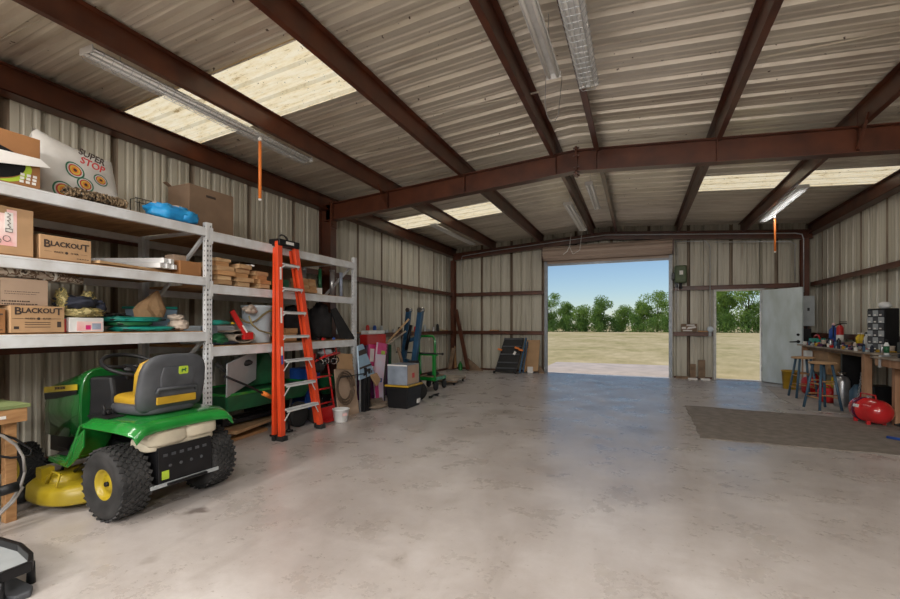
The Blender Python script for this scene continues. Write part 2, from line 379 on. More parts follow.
# walls
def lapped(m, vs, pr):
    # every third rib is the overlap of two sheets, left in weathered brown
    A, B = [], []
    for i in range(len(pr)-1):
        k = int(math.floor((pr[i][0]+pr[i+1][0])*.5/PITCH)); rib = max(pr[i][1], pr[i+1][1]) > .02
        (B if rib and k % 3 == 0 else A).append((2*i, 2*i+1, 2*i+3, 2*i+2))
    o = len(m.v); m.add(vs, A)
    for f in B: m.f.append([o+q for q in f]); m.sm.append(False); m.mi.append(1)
def wall_x(m, x, y0, y1, z0, z1, sgn):
    pr = profile(y0, y1, .055); vs = []
    for y, o in pr: vs += [(x+sgn*o, y, z0), (x+sgn*o, y, z1)]
    lapped(m, vs, pr)
def wall_y(m, y, x0, x1, z0, ztop, sgn):
    pr = profile(x0, x1, .055); vs = []
    for x, o in pr: vs += [(x, y+sgn*o, z0), (x, y+sgn*o, ztop(x))]
    lapped(m, vs, pr)
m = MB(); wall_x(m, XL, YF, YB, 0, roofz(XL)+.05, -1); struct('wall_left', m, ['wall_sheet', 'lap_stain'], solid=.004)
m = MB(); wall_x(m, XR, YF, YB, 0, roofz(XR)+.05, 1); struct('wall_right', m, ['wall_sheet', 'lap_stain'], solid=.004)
RU0, RU1, RUH = -2.36, .74, 3.04       # roll-up opening
MD0, MD1, MDH = 1.76, 2.68, 2.17       # man door opening
top = lambda x: roofz(x)+.03
m = MB()
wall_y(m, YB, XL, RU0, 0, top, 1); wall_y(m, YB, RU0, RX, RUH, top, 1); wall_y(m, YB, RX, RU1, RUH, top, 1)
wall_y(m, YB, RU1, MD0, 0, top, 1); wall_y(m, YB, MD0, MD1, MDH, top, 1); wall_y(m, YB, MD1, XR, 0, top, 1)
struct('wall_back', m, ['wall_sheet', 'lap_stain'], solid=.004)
FD0, FD1, FDH = -3.6, 2.2, 3.2
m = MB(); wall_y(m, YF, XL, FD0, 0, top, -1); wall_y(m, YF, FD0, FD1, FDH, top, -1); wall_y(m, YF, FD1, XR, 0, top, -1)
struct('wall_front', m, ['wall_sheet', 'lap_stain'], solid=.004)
# steel: purlins (Z sections on top of the rafters)
def zsec(m, x, y0, y1, d=.2, fl=.065, flip=1):
    zt = roofz(x)-.012
    m.box(x-.003, x+.003, y0, y1, zt-d, zt)
    m.box(x-(fl if flip < 0 else 0), x+(fl if flip > 0 else 0), y0, y1, zt-d-.003, zt-d+.003)
    m.box(x-(fl if flip > 0 else 0), x+(fl if flip < 0 else 0), y0, y1, zt-.006, zt)
    e = fl*flip; m.box(x+e-.003, x+e+.003, y0, y1, zt-d, zt-d+.02)
for k, x in enumerate((-3.88, -2.50, -1.10, -.55, .90, 2.28)):
    m = MB(); zsec(m, x, YF, YB, d=.21, fl=.055, flip=-1 if x < RX else 1)
    o = struct('roof_purlin', m, 'steel_red'); o['label'] = 'red-brown steel roof purlin running the length of the roof'
for x, f in ((XL+.02, 1), (XR-.02, -1)):
    m = MB(); zt = roofz(x)
    m.box(min(x, x+.17*f), max(x, x+.17*f), YF, YB, zt-.05, zt-.04); m.box(min(x, x+.17*f), max(x, x+.17*f), YF, YB, zt-.285, zt-.275)
    m.box(min(x+.11*f, x+.116*f), max(x+.11*f, x+.116*f), YF, YB, zt-.285, zt-.04); m.box(min(x+.165*f, x+.17*f), max(x+.165*f, x+.17*f), YF, YB, zt-.285, zt-.255)
    o = struct('eave_strut', m, 'steel_red')
# girts
def girt_x(x, f, y0, y1, z):
    m = MB(); a, b = sorted((x, x+.14*f)); m.box(a, b, y0, y1, z-.006, z); c_, d_ = sorted((x+.134*f, x+.14*f)); m.box(c_, d_, y0, y1, z-.075, z)
    m.box(c_, d_, y0, y1, z, z+.02)
    struct('wall_girt', m, 'steel_red')
def girt_y(x0, x1, z, y=YB):
    m = MB(); m.box(x0, x1, y-.14, y-.005, z-.006, z); m.box(x0, x1, y-.14, y-.134, z-.085, z+.02); struct('wall_girt', m, 'steel_red')
FR = (.33, 6.43)
for z in (2.29, 1.15):
    for y0, y1 in ((YF, .2), (.46, 6.33), (6.53, YB-.16)):
        girt_x(XL, 1, y0, y1, z); girt_x(XR, -1, y0, y1, z)
    girt_y(XL+.2, RU0-.08, z)
    if z > 2: girt_y(RU1+.08, 3.39, z)
    else: girt_y(RU1+.08, MD0-.08, z)
# rigid frames
def rafter(y, zb=3.5, zt=3.8, fw=.15, x0=XL+.12, x1=XR-.12, splice=True):
    m = MB()
    for s_, xe in ((-1, x0), (1, x1)):
        d = abs(xe-RX)
        def q(z, dz=0): return [(RX, y, z), (xe, y, z-.07*d)]
        for (za, zc, w) in ((zb, zb+.012, fw), (zt-.012, zt, fw), (zb, zt, .008)):
            vs = []
            for (x, dd) in ((RX, 0), (xe, d)):
                for yy in (-w/2, w/2):
                    for z in (za, zc): vs.append((x, y+yy, z-.07*dd))
            m.add(vs, [(0, 1, 3, 2), (4, 6, 7, 5), (0, 2, 6, 4), (1, 5, 7, 3), (0, 4, 5, 1), (2, 3, 7, 6)])
    if splice:
        m.box(RX-.014, RX+.014, y-.075, y+.075, zb-.05, zt+.045)
        for zz in (zb-.03, zb+.06, zt-.08, zt+.025):
            for yy in (-.05, .05): m.cyl((RX-.04, y+yy, zz), (RX+.04, y+yy, zz), .012, n=6, smooth=False)
        for x in (-3.88, -2.50, -1.10, -.55, .90, 2.28):
            zz = zt-.07*abs(x-RX); m.box(x-.006, x+.006, y-.06, y+.06, zz, zz+.17)
            m.box(x+.01, x+.02, y-.07, y+.0, zz-.28, zz-.005); 
        for x, s_ in ((-3.88, 1), (2.28, -1)):
            zz = zt-.07*abs(x-RX); m.bar((x, y-.33, zz+.04), (x, y-.05, zz-.26), .03, .004); m.bar((x, y+.33, zz+.04), (x, y+.05, zz-.26), .03, .004)
    return m
for y in FR:
    m = rafter(y); o = struct('rafter_beam', m, 'steel_red'); 
    for x, f in ((XL+.02, 1), (XR-.02, -1)):
        m = MB(); w = .26; zt = roofz(x)-.2
        for a, b, hy in ((0, .012, .08), (.012, w-.012, .004), (w-.012, w, .08)):
            xa, xb = sorted((x+a*f, x+b*f)); m.box(xa, xb, y-hy, y+hy, 0.012, zt)
        xa, xb = sorted((x, x+w*f)); m.box(xa, xb, y-.08, y+.08, 0, .012)
        xa, xb = sorted((x+w*f, x+(w+.014)*f)); m.box(xa, xb, y-.08, y+.08, zt-.42, zt+.08)
        for zz in (zt-.36, zt-.24, zt-.02, zt+.05): 
            xa, xb = sorted((x+(w+.014)*f, x+(w+.034)*f)); m.box(xa, xb, y-.055, y-.03, zz-.012, zz+.012)
        struct('steel_column', m, 'steel_red')
struct('rafter_beam', rafter(YB-.22, 3.60, 3.80, .12, splice=False), 'steel_red')
struct('rafter_beam', rafter(YF+.22, 3.60, 3.80, .12, splice=False), 'steel_red')
for x, w in ((-5.16, .12), (3.47, .14)):
    m = MB(); zt = 3.59-.07*abs(x-RX)
    m.box(x-w/2, x+w/2, YB-.30, YB-.29, 0, zt); m.box(x-w/2, x+w/2, YB-.15, YB-.14, 0, zt); m.box(x-.004, x+.004, YB-.29, YB-.15, 0, zt)
    struct('steel_column', m, 'steel_red')
m = MB(); m.box(XL+.02, RU0-.1, YB-.05, YB-.03, 0, .05); m.box(RU1+.1, MD0-.08, YB-.05, YB-.03, 0, .05); struct('baseboard_back', m, 'steel_red')
m = MB(); m.box(XL+.005, XL+.03, YF, YB-.05, 0, .06); struct('baseboard_left', m, 'steel_red')
# roll-up door: guides, drum curtain, bracket
r = bpy.data.objects.new('door_1', None); C.objects.link(r); r['kind'] = 'structure'; r['label'] = 'wide roll-up door rolled up above its opening'
def spart(name, mb, mats, par, bevel=0, solid=0):
    o = part(name, mb, mats, par, bevel, solid, local=True); return o
m = MB()
for x in (RU0, RU1):
    f = -1 if x == RU0 else 1
    xa, xb = sorted((x, x+.055*f)); m.box(xa, xb, YB-.16, YB+.03, 0, 3.12)
    xa, xb = sorted((x-.02*f, x)); m.box(xa, xb, YB-.16, YB-.13, 0, 3.1); m.box(xa, xb, YB-.08, YB-.05, 0, 3.1)
    for k in range(9): m.cyl((x+.028*f, YB-.17, .25+k*.34), (x+.028*f, YB-.155, .25+k*.34), .014, n=8)
spart('guide_rail', m, 'guide_steel', r)
m = MB(); prof = []
for k in range(44):
    prof.append((.235+(.010 if k % 2 else 0), k))
n = 48
pts = []
for k in range(n): a = 2*PI*k/n; rr = .19+.012*(1 if (k//2) % 2 else 0); pts.append(Vector((RU0-.04, YB-.33+rr*math.cos(a), 3.30+rr*math.sin(a)*.95)))
m.prism(pts, (RU1-RU0+.08, 0, 0))
spart('rolled_curtain', m, 'rollup', r)
m = MB()
for i in range(5): m.box(RU0+.01, RU1-.01, YB-.115+.008*(i % 2), YB-.10+.008*(i % 2), RUH+.0+i*.05, RUH+.05+i*.05)
spart('curtain_slats', m, 'rollup', r)
m = MB(); m.box(RU0+.01, RU1-.01, YB-.13, YB-.09, RUH-.05, RUH+.01); spart('bottom_bar', m, 'guide_steel', r)
m = MB(); 
for x in (RU0-.07, RU1+.05): m.box(x, x+.02, YB-.5, YB-.1, 3.12, 3.46)
spart('drum_bracket', m, 'steel_red', r)
m = MB(); m.tube([(RU1+.16, YB-.4, 3.25), (RU1+.17, YB-.4, 2.4), (RU1+.165, YB-.4, 1.7), (RU1+.14, YB-.39, 1.62), (RU1+.12, YB-.4, 1.7), (RU1+.12, YB-.4, 3.25)], .006, 6); spart('hand_chain', m, 'galv', r)
# man door
r = bpy.data.objects.new('door_2', None); C.objects.link(r); r['kind'] = 'structure'; r['label'] = 'open pale blue-grey steel walk door swung into the room'
m = MB(); w = .06
m.box(MD0-w, MD0, YB-.12, YB+.04, 0, MDH+w); m.box(MD1, MD1+w, YB-.12, YB+.04, 0, MDH+w); m.box(MD0, MD1, YB-.12, YB+.04, MDH, MDH+w); m.box(MD0, MD1, YB-.06, YB+.05, 0, .018)
spart('door_frame', m, 'door_frame', r, .003)
hx, hy = MD1+.01, YB-.14; ex, ey = 3.20, 11.74
dv = Vector((ex-hx, ey-hy, 0)); dv = dv.normalized()*.92; nv = Vector((dv.y, -dv.x, 0)).normalized()
if nv.y > 0: nv = -nv
D4 = Matrix((( dv.x/.92, -nv.x, 0, hx), (dv.y/.92, -nv.y, 0, hy), (0, 0, 1, 0), (0, 0, 0, 1)))
m = MB(); m.box(0, .92, 0, .045, .015, 2.16, D4); leaf = spart('door_leaf', m, 'door_paint', r, .003)
m = MB(); q = D4 @ Vector((.85, 0, .98)); q2 = D4 @ Vector((.85, -.06, .98)); m.cyl(q, q2, .012); m.cyl(q, D4 @ Vector((.85, -.012, .98)), .034)
m.tube([q2, D4 @ Vector((.80, -.065, .975)), D4 @ Vector((.71, -.06, .97))], .014)
m.cyl(D4 @ Vector((.85, 0, 1.13)), D4 @ Vector((.85, -.022, 1.13)), .027); spart('handle', m, 'black_metal', r)
m = MB()
for z in (.3, 1.1, 1.9): m.cyl(D4 @ Vector((-.005, -.008, z-.05)), D4 @ Vector((-.005, -.008, z+.05)), .009, n=8)
spart('hinge', m, 'silver', r)
# conduits (each run its own thing)
def pipe(name, pts, rr, mt, label, cat='conduit'):
    m = MB(); m.tube(pts, rr, 8); return single(name, m, mt, label, cat)
yb = YB-.30
def rz(x, d=.30): return 3.8-.07*abs(x-RX)-d
pipe('electrical_conduit', [(-4.9, yb, rz(-4.9)-.08), (-4.84, yb, rz(-4.8, .12)), (-4.0, yb, rz(-4.0, .09)), (-.8, yb, rz(-.8, .09)), (1.3, yb, rz(1.3, .09)), (3.28, yb, rz(3.28, .09)), (3.40, yb-.02, rz(3.4, .12)), (3.43, yb-.02, rz(3.4, .22)), (3.43, yb-.02, 2.08)], .011, 'galv', 'long galvanised conduit running along the back rafter and down beside the corner column')
pipe('electrical_conduit', [(.85, yb-.02, rz(.85, .28)), (1.50, yb-.02, rz(1.5, .26)), (1.60, yb-.02, 3.24), (1.62, YB-.17, 3.1), (1.62, YB-.17, 1.2)], .011, 'galv', 'galvanised conduit dropping down to the grey switch left of the walk door')
pipe('electrical_conduit', [(1.7, yb-.03, rz(1.7, .29)), (3.18, yb-.03, rz(3.1, .29)), (3.29, yb-.03, 3.16), (3.31, YB-.17, 3.05), (3.31, YB-.17, 2.34)], .011, 'galv', 'galvanised conduit dropping to the girt right above the open walk door')
m = MB(); m.box(1.59, 1.65, YB-.2, YB-.14, 1.06, 1.2); single('light_switch', m, 'grey_paint', 'small grey switch box at the bottom of the conduit left of the walk door', 'switch', bevel=.004)
# exterior
m = MB(); m.box(-420, 420, YB+.06, 620, -.5, -.06); m.box(-420, 420, -300, YF-.06, -.5, -.06); struct('field', m, 'dry_grass')
m = MB(); m.box(-2.75, 1.25, YB+.02, 16.4, -.3, -.012); struct('apron', m, 'apron')
m = MB(); m.box(MD0-.1, MD1+.1, YB+.02, YB+.35, -.3, -.012); struct('door_step', m, 'apron')
m = MB(); m.box(-4.2, 2.8, YF-5, YF-.02, -.3, -.012); struct('front_apron', m, 'apron')
random.seed(11)
def tree_meshes(kind, H, W, seed, nl=5200, mat='leaf_a', ls=.36):
    R = random.Random(seed)
    t = MB(); t.tube([(0, 0, 0), (R.uniform(-.2, .2), 0, H*.3), (R.uniform(-.4, .4), R.uniform(-.3, .3), H*.62)], [.17, .12, .05], 8)
    cl = []
    for k in range(15):
        a = R.uniform(0, 2*PI); rr = R.uniform(.05, .85)*W*.5; z = H*(.12+.76*k/14); 
        s_ = 1-abs(z/H-.5)*.7; c_ = Vector((math.cos(a)*rr*s_, math.sin(a)*rr*s_, z)); cl.append((c_, R.uniform(.17, .27)*W))
        t.tube([(0, 0, H*.2+R.uniform(0, .15)*H), c_*.6+Vector((0, 0, c_.z*.15)), c_], [.07, .045, .015], 5)
    l = MB()
    for k in range(nl):
        c_, rr = R.choice(cl)
        d = Vector((R.gauss(0, 1), R.gauss(0, 1), R.gauss(0, 1))).normalized()*rr*(R.random()**.45)
        d.z *= .75
        p = c_+d; s_ = ls*R.uniform(.5, 1.1); e = Euler((R.uniform(0, PI), R.uniform(0, PI), R.uniform(0, 2*PI))).to_matrix()
        l.add([p+e @ Vector(v)*s_ for v in ((-.5, 0, 0), (0, -.28, .05), (.5, 0, 0), (0, .28, .05))], [(0, 1, 2, 3)])
    return t, l, mat
protos = []
kinds = [('tree', 8.6, 6.5, 3, 'leaf_a'), ('tree', 7.2, 6.0, 5, 'leaf_b'), ('tree', 5.4, 5.8, 8, 'leaf_a'), ('tree', 6.6, 4.6, 12, 'leaf_a')]
for i, (nm, H, W, sd, mt) in enumerate(kinds):
    t, l, mt = tree_meshes(nm, H, W, sd, mat=mt)
    protos.append((t.mesh('trunk', 'bark'), l.mesh('foliage', mt)))
txt = ['tall airy green tree behind the dry field', 'darker bushy green tree in the row behind the dry field', 'low rounded tree behind the dry field', 'slim light green tree behind the dry field']
spots = [(-33, 0), (-28, 1), (-23.5, 2), (-17.8, 0), (-14.6, 3), (-10.6, 2), (-7.2, 1), (-3.4, 2), (.6, 3), (3.6, 0), (7.6, 0), (11.4, 1), (14.9, 3), (18.3, 0), (22.2, 3), (26.5, 1), (31, 0), (36, 1), (-39, 1)]
for i, (x, k) in enumerate(spots):
    y = 96+random.uniform(-2, 5)
    o = bpy.data.objects.new('tree', None); C.objects.link(o); o.location = (x, y, -.06); o.rotation_euler = (0, 0, random.uniform(0, 6)); o.scale = (1, 1, 1) if x < 9 else (1.15, 1.15, 1.3)
    props(o, txt[k], 'tree', 'trees of the %s kind beyond the field' % ('tall airy', 'dark bushy', 'low round', 'slim light')[k])
    for nm, me in zip(('trunk', 'foliage'), protos[k]):
        c_ = bpy.data.objects.new(nm, me); C.objects.link(c_); c_.parent = o
t, l, mt = tree_meshes('shrub', 2.6, 4.6, 33, 1500, 'leaf_b', .3); sh = l.mesh('shrub', 'leaf_b')
for i in range(26):
    o = bpy.data.objects.new('shrub', sh); C.objects.link(o); o.location = (-38+i*3.1+random.uniform(-.6, .6), 93.5+random.uniform(-1, 1), -.5); o.rotation_euler = (0, 0, random.uniform(0, 6)); o.scale = (1, 1, random.uniform(1.0, 1.6))
    props(o, 'low dark green shrub at the foot of the tree row', 'shrub', 'shrubs along the far edge of the field')
# ---------------------------------------------------------------- ceiling lights
def fixture(x, y0, y1, z, guard, label, group=None, w=.17, tilt=0, on=True, power=60):
    r = root('fluorescent_light', (x, (y0+y1)/2, z), label, 'ceiling light', group)
    m = MB()
    m.prism([(x-w/2, y0, z-.035), (x-w*.28, y0, z), (x+w*.28, y0, z), (x+w/2, y0, z-.035), (x+w/2-.006, y0, z-.045), (x+w*.22, y0, z-.012), (x-w*.22, y0, z-.012), (x-w/2+.006, y0, z-.045)], (0, y1-y0, 0))
    m.box(x-w/2, x+w/2, y0-.01, y0, z-.055, z); m.box(x-w/2, x+w/2, y1, y1+.01, z-.055, z)
    part('reflector', m, 'fixture', r)
    for dx in (-.035, .035):
        m = MB(); m.cyl((x+dx, y0+.01, z-.045), (x+dx, y1-.01, z-.045), .014, n=12); part('tube', m, 'tube_glass', r)
    if guard:
        m = MB(); zz = z-.085; n = int((y1-y0)/.075)
        for k in range(n+1):
            y = y0+(y1-y0)*k/n; m.tube([(x-w/2-.01, y, z-.03), (x-w*.33, y, zz), (x+w*.33, y, zz), (x+w/2+.01, y, z-.03)], .0022, 4)
        for dx in (-.5, -.33, -.12, .12, .33, .5):
            m.tube([(x+w*dx, y0, zz if abs(dx) < .4 else z-.035), (x+w*dx, y1, zz if abs(dx) < .4 else z-.035)], .0022, 4)
        part('wire_guard', m, 'galv', r)
    m = MB()
    top_ = roofz(x)-.0
    for yy in (y0+.25, y1-.25):
        m = MB(); m.tube([(x, yy, z), (x, yy, top_-.005)], .003, 4); part('hanger', m, 'galv', r)
    if on:
        ld = bpy.data.lights.new('tube_light', 'AREA'); ld.shape = 'RECTANGLE'; ld.size = .1; ld.size_y = (y1-y0)*.96; ld.energy = power; ld.color = (1, .95, .87)
        lo = bpy.data.objects.new('lamp_glow', ld); C.objects.link(lo); lo.parent = r; lo.location = (0, 0, -.062)
    return r
fixture(-4.12, 2.13, 4.72, 3.60, True, 'long wire-caged fluorescent fixture above the tall shelving on the left', power=.45)
fixture(-.42, 1.2, 4.25, 3.60, True, 'wire-caged fluorescent fixture right of the ridge near the camera', power=1.1)
fixture(-.70, 1.6, 4.02, 3.62, False, 'bare fluorescent fixture tucked under the ridge near the camera', w=.13, power=2.0)
fixture(-.72, 7.3, 8.9, 3.62, False, 'twin-tube fluorescent fixture hanging under the ridge beyond the middle beam', w=.12, power=LP*.7)
fixture(-1.22, 8.5, 11.0, 3.66, False, 'fluorescent fixture fastened along the purlin left of the ridge beyond the middle beam', power=LP)
fixture(2.44, 8.75, 11.2, 3.60, True, 'wire-caged fluorescent fixture at the far right above the workbench', power=LP)
fixture(-4.16, 8.8, 11.3, 3.58, False, 'fluorescent fixture at the far left below the skylight', power=LP)
for x in (-3.6, -.44, 2.44):
    for y in (-4.6, -1.2): fixture(x, y, y+2.44, 3.6, False, 'added unseen fluorescent fixture filling the shop with light from the front bay', 'added fill fixtures over the front bay', power=LPF)  # extra unseen fixtures added behind the camera to raise the indoor light
for x, lb in ((-3.2, 'left of the three wide fill lights added over the front bay'), (-.4, 'middle of the three wide fill lights added over the front bay'), (2.3, 'right of the three wide fill lights added over the front bay')):
    r = root('fill_light', (x, -3.2, 3.1), lb, 'fill_light'); r.rotation_euler = (math.radians(FT), 0, 0)  # added fill lamp out of view, aimed into the room to brighten it
    m = MB(); m.box(-.45, .45, -.30, .30, .0, .10); part('housing', m, 'fixture', r, .01, local=True)
    m = MB(); m.tube([(x, -3.2, 3.16), (x, -3.25, roofz(x)-.005)], .012, 6); part('bracket', m, 'galv', r)
    ld = bpy.data.lights.new('fill_flood', 'AREA'); ld.shape = 'RECTANGLE'; ld.size = .86; ld.size_y = .56; ld.energy = FL; ld.color = (1, .96, .90)
    lo = bpy.data.objects.new('fill_lamp', ld); C.objects.link(lo); lo.parent = r; lo.location = (0, 0, -.01)
def tag_(x, y, z0, z1, label):
    r = root('pull_cord', (x, y, z0), label, 'pull cord')
    m = MB(); m.cyl((x, y, z0), (x, y, z1-.06), .018, n=12); part('orange_sleeve', m, 'orange_tag', r)
    m = MB(); m.cyl((x, y, z1-.06), (x, y, z1+.02), .005, n=8); part('cord', m, 'paper', r)
    m = MB(); m.blob((x, y, z1-.03), (.024, .024, .024), 0); m.blob((x, y, z0-.01), (.02, .02, .016), 0); part('bead', m, 'paper', r)
p = P(260, 203, x=-4.02); tag_(p.x, p.y, 2.80, 3.52, 'bright orange pull cord sleeve hanging below the caged light over the shelving')
p = P(775, 252, x=2.50); tag_(p.x, p.y, 2.80, 3.50, 'bright orange pull cord sleeve hanging below the far right light')
m = MB()
m.tube([(-.86, 4.5, 3.96), (-.87, 4.5, 3.6), (-.86, 4.53, 3.50), (-.84, 4.6, 3.45), (-.80, 4.66, 3.47), (-.77, 4.7, 3.55), (-.74, 4.75, 3.96)], .004, 6); single('hanging_cord', m, 'cable_grey', 'pale looped cord hanging from the ridge in front of the middle beam', 'cord')
m = MB(); p = P(575, 228, y=11.9)
m.tube([(p.x-.1, 11.9, 3.75), (p.x-.14, 11.9, 3.4), (p.x-.05, 11.9, 3.2), (p.x+.12, 11.9, 3.3), (p.x+.18, 11.9, 3.78)], .008, 6); m.tube([(p.x-.14, 11.9, 3.42), (p.x-.2, 11.88, 3.28), (p.x-.3, 11.85, 3.2)], .012, 6)
single('hanging_cord', m, 'paper', 'white cord looped from the ridge just above the roll-up door', 'cord')
# electrical items on the back wall
r = root('door_operator', P(680, 288, y=YB-.3), 'green motor box mounted beside the roll-up door', 'motor')
a = P(674.5, 266, y=YB-.3); b = P(686.5, 283, y=YB-.3)
m = MB(); m.box(a.x, b.x, YB-.42, YB-.17, b.z, a.z); part('housing', m, 'motor_green', r, .03)
m = MB(); m.box(a.x+.1, a.x+.18, YB-.425, YB-.419, b.z+.2, b.z+.3); part('sticker', m, 'paper', r)
m = MB(); m.cyl((a.x+.05, YB-.3, b.z-.1), (a.x+.05, YB-.3, b.z), .035); m.cyl((a.x+.14, YB-.3, b.z-.14), (a.x+.14, YB-.3, b.z), .03); m.box(a.x-.06, a.x, YB-.35, YB-.25, b.z+.1, b.z+.25); part('gearbox', m, 'black_metal', r, .004)
a = P(801.5, 296, y=YB-.36); b = P(814.5, 326, y=YB-.36); BO = -.24
r = root('breaker_panel', (a.x, YB-.3, b.z), 'grey breaker panel on the wall behind the open walk door', 'breaker panel')
m = MB(); m.box(a.x, b.x, YB-.38, YB-.302, b.z, a.z); part('cabinet', m, 'grey_paint', r, .004)
m = MB(); m.box(a.x+.03, b.x-.03, YB-.39, YB-.38, b.z+.03, a.z-.03); dd = part('door', m, 'grey_paint', r, .004)
m = MB(); m.box((a.x+b.x)/2-.02, (a.x+b.x)/2+.02, YB-.398, YB-.39, (a.z+b.z)/2, (a.z+b.z)/2+.07); part('latch', m, 'black_metal', dd)
m = MB(); m.box(a.x+.03, b.x-.06, YB-.38, YB-.302, b.z-.42, b.z-.06); m.tube([(a.x+.1, YB-.34, b.z-.06), (a.x+.1, YB-.34, b.z)], .02, 8); single('disconnect_box', m, 'black_metal', 'black electrical box below the grey breaker panel', 'electrical box', bevel=.005)
# ================================================================ SHELVING
RXF = -4.03; RXB = -5.10
Y0, Y1, Y2 = .62, 3.168, 5.70
r = root('pallet_rack', (-4.56, 3.1, 0), 'tall white perforated steel shelving along the left wall', 'shelving')
def perf(m, x, y0, w, z0, z1, cols, pitch=.05, hw=.015, hh=.022, face=1):
    """strip in the plane x with real punched holes"""
    ys = [y0]
    for c_ in cols: ys += [y0+c_-hw/2, y0+c_+hw/2]
    ys.append(y0+w); zs = [z0]; z = z0+.03
    while z+hh < z1: zs += [z, z+hh]; z += pitch
    zs.append(z1); o = len(m.v)
    m.add([(x, y, z) for z in zs for y in ys], [(j*len(ys)+i, j*len(ys)+i+1, (j+1)*len(ys)+i+1, (j+1)*len(ys)+i) for j in range(len(zs)-1) for i in range(len(ys)-1) if not (i % 2 == 1 and j % 2 == 1)])
def perfy(m, y, x0, w, z0, z1, cols, pitch=.05, hw=.009, hh=.016):
    a = MB(); perf(a, 0, 0, w, z0, z1, cols, pitch, hw, hh)
    m.add([(x0+v.y, y, v.z) for v in a.v], a.f)
UH = 2.385
for k, yy in enumerate((Y0, Y1, Y2)):
    m = MB()
    perf(m, RXF, yy-.0325, .065, .006, UH, (.017, .048))
    perfy(m, yy-.0325, RXF-.05, .05, .006, UH, (.025,)); perfy(m, yy+.0325, RXF-.05, .05, .006, UH, (.025,))
    m.cur = 1; m.box(RXF-.0525, RXF-.05, yy-.03, yy+.03, .01, UH-.01); m.cur = 0; m.box(RXF-.10, RXF+.02, yy-.06, yy+.06, 0, .006)  # black strip painted behind the holes to imitate the shaded post interior
    f = part('upright', m, ['rack_white', 'black_metal'], r, solid=.0025)
    m = MB(); m.box(RXB, RXB+.07, yy-.04, yy-.037, 0, UH); m.box(RXB, RXB+.07, yy+.037, yy+.04, 0, UH); m.box(RXB, RXB+.003, yy-.037, yy+.037, 0, UH)
    part('upright', m, 'rack_white', r)
    for (a, b) in (((RXB+.07, .45), (RXF-.07, 1.20)), ((RXB+.07, 1.45), (RXF-.07, 2.26)), ((RXF-.07, .15), (RXB+.07, .15)), ((RXF-.07, 2.3), (RXB+.07, 2.3))):
        m = MB(); m.bar((a[0]-.0, yy, a[1]), (b[0], yy, b[1]), .03, .03); part('brace', m, 'rack_white', r)
SHELF = {'L': [(2.33, .085), (1.825, .085), (1.272, .095)], 'R': [(2.305, .10), (1.76, .095), (1.115, .10)]}
for bay, ya, ybb in (('L', Y0+.04, Y1-.04), ('R', Y1+.04, Y2-.04)):
    for z, h in SHELF[bay]:
        for xf, s_ in ((RXF+.005, -1), (RXB, 1)):
            m = MB(); xa, xb = sorted((xf, xf+.05*s_))
            m.box(xa, xb, ya, ybb, z-h, z-.018); m.box(*sorted((xf, xf+.025*s_)), ya, ybb, z-.018, z)
            part('beam', m, 'rack_white', r, .003)
            if s_ < 0:
                m = MB()
                for e, d in ((ya, 1), (ybb, -1)):
                    y_a, y_b = sorted((e-.0*d, e-.035*d)); m.box(RXF+.003, RXF+.008, y_a, y_b, z-h-.03, z+.03)
                part('beam_bracket', m, 'rack_white', r)
        y = ya+.01; k = 0
        R = random.Random(int(z*100))
        while y < ybb-.05:
            w = .28 if y+.28 < ybb-.04 else ybb-.005-y
            m = MB(); m.box(RXB+.026, RXF-.024, y, y+w-.006, z-.017, z+.004+R.uniform(0, .006)); part('deck_board', m, 'deck_wood', r)
            y += w
def deck(bay, i): return SHELF[bay][i][0]+.0115
def ybox(pa, pb, xf): return P(pa, 300, x=xf).y, P(pb, 300, x=xf).y
def carton(label, y0, y1, z0, h, xf, d=.4, mt='carton', tape=True, extra=None, name='cardboard_box'):
    r = root(name, (xf-d/2, (y0+y1)/2, z0), label, 'box')
    m = MB(); m.box(xf-d, xf, y0, y1, z0, z0+h); part('carton', m, mt, r, .004)
    m = MB(); ym = (y0+y1)/2
    if tape:
        m.box(xf-d, xf+.001, ym-.025, ym+.025, z0+h-.0, z0+h+.0015); m.box(xf+.0002, xf+.0012, ym-.025, ym+.025, z0+h-.05, z0+h)
        part('packing_tape', m, 'tape', r)
    if extra: extra(r, y0, y1, z0, h, xf)
    return r
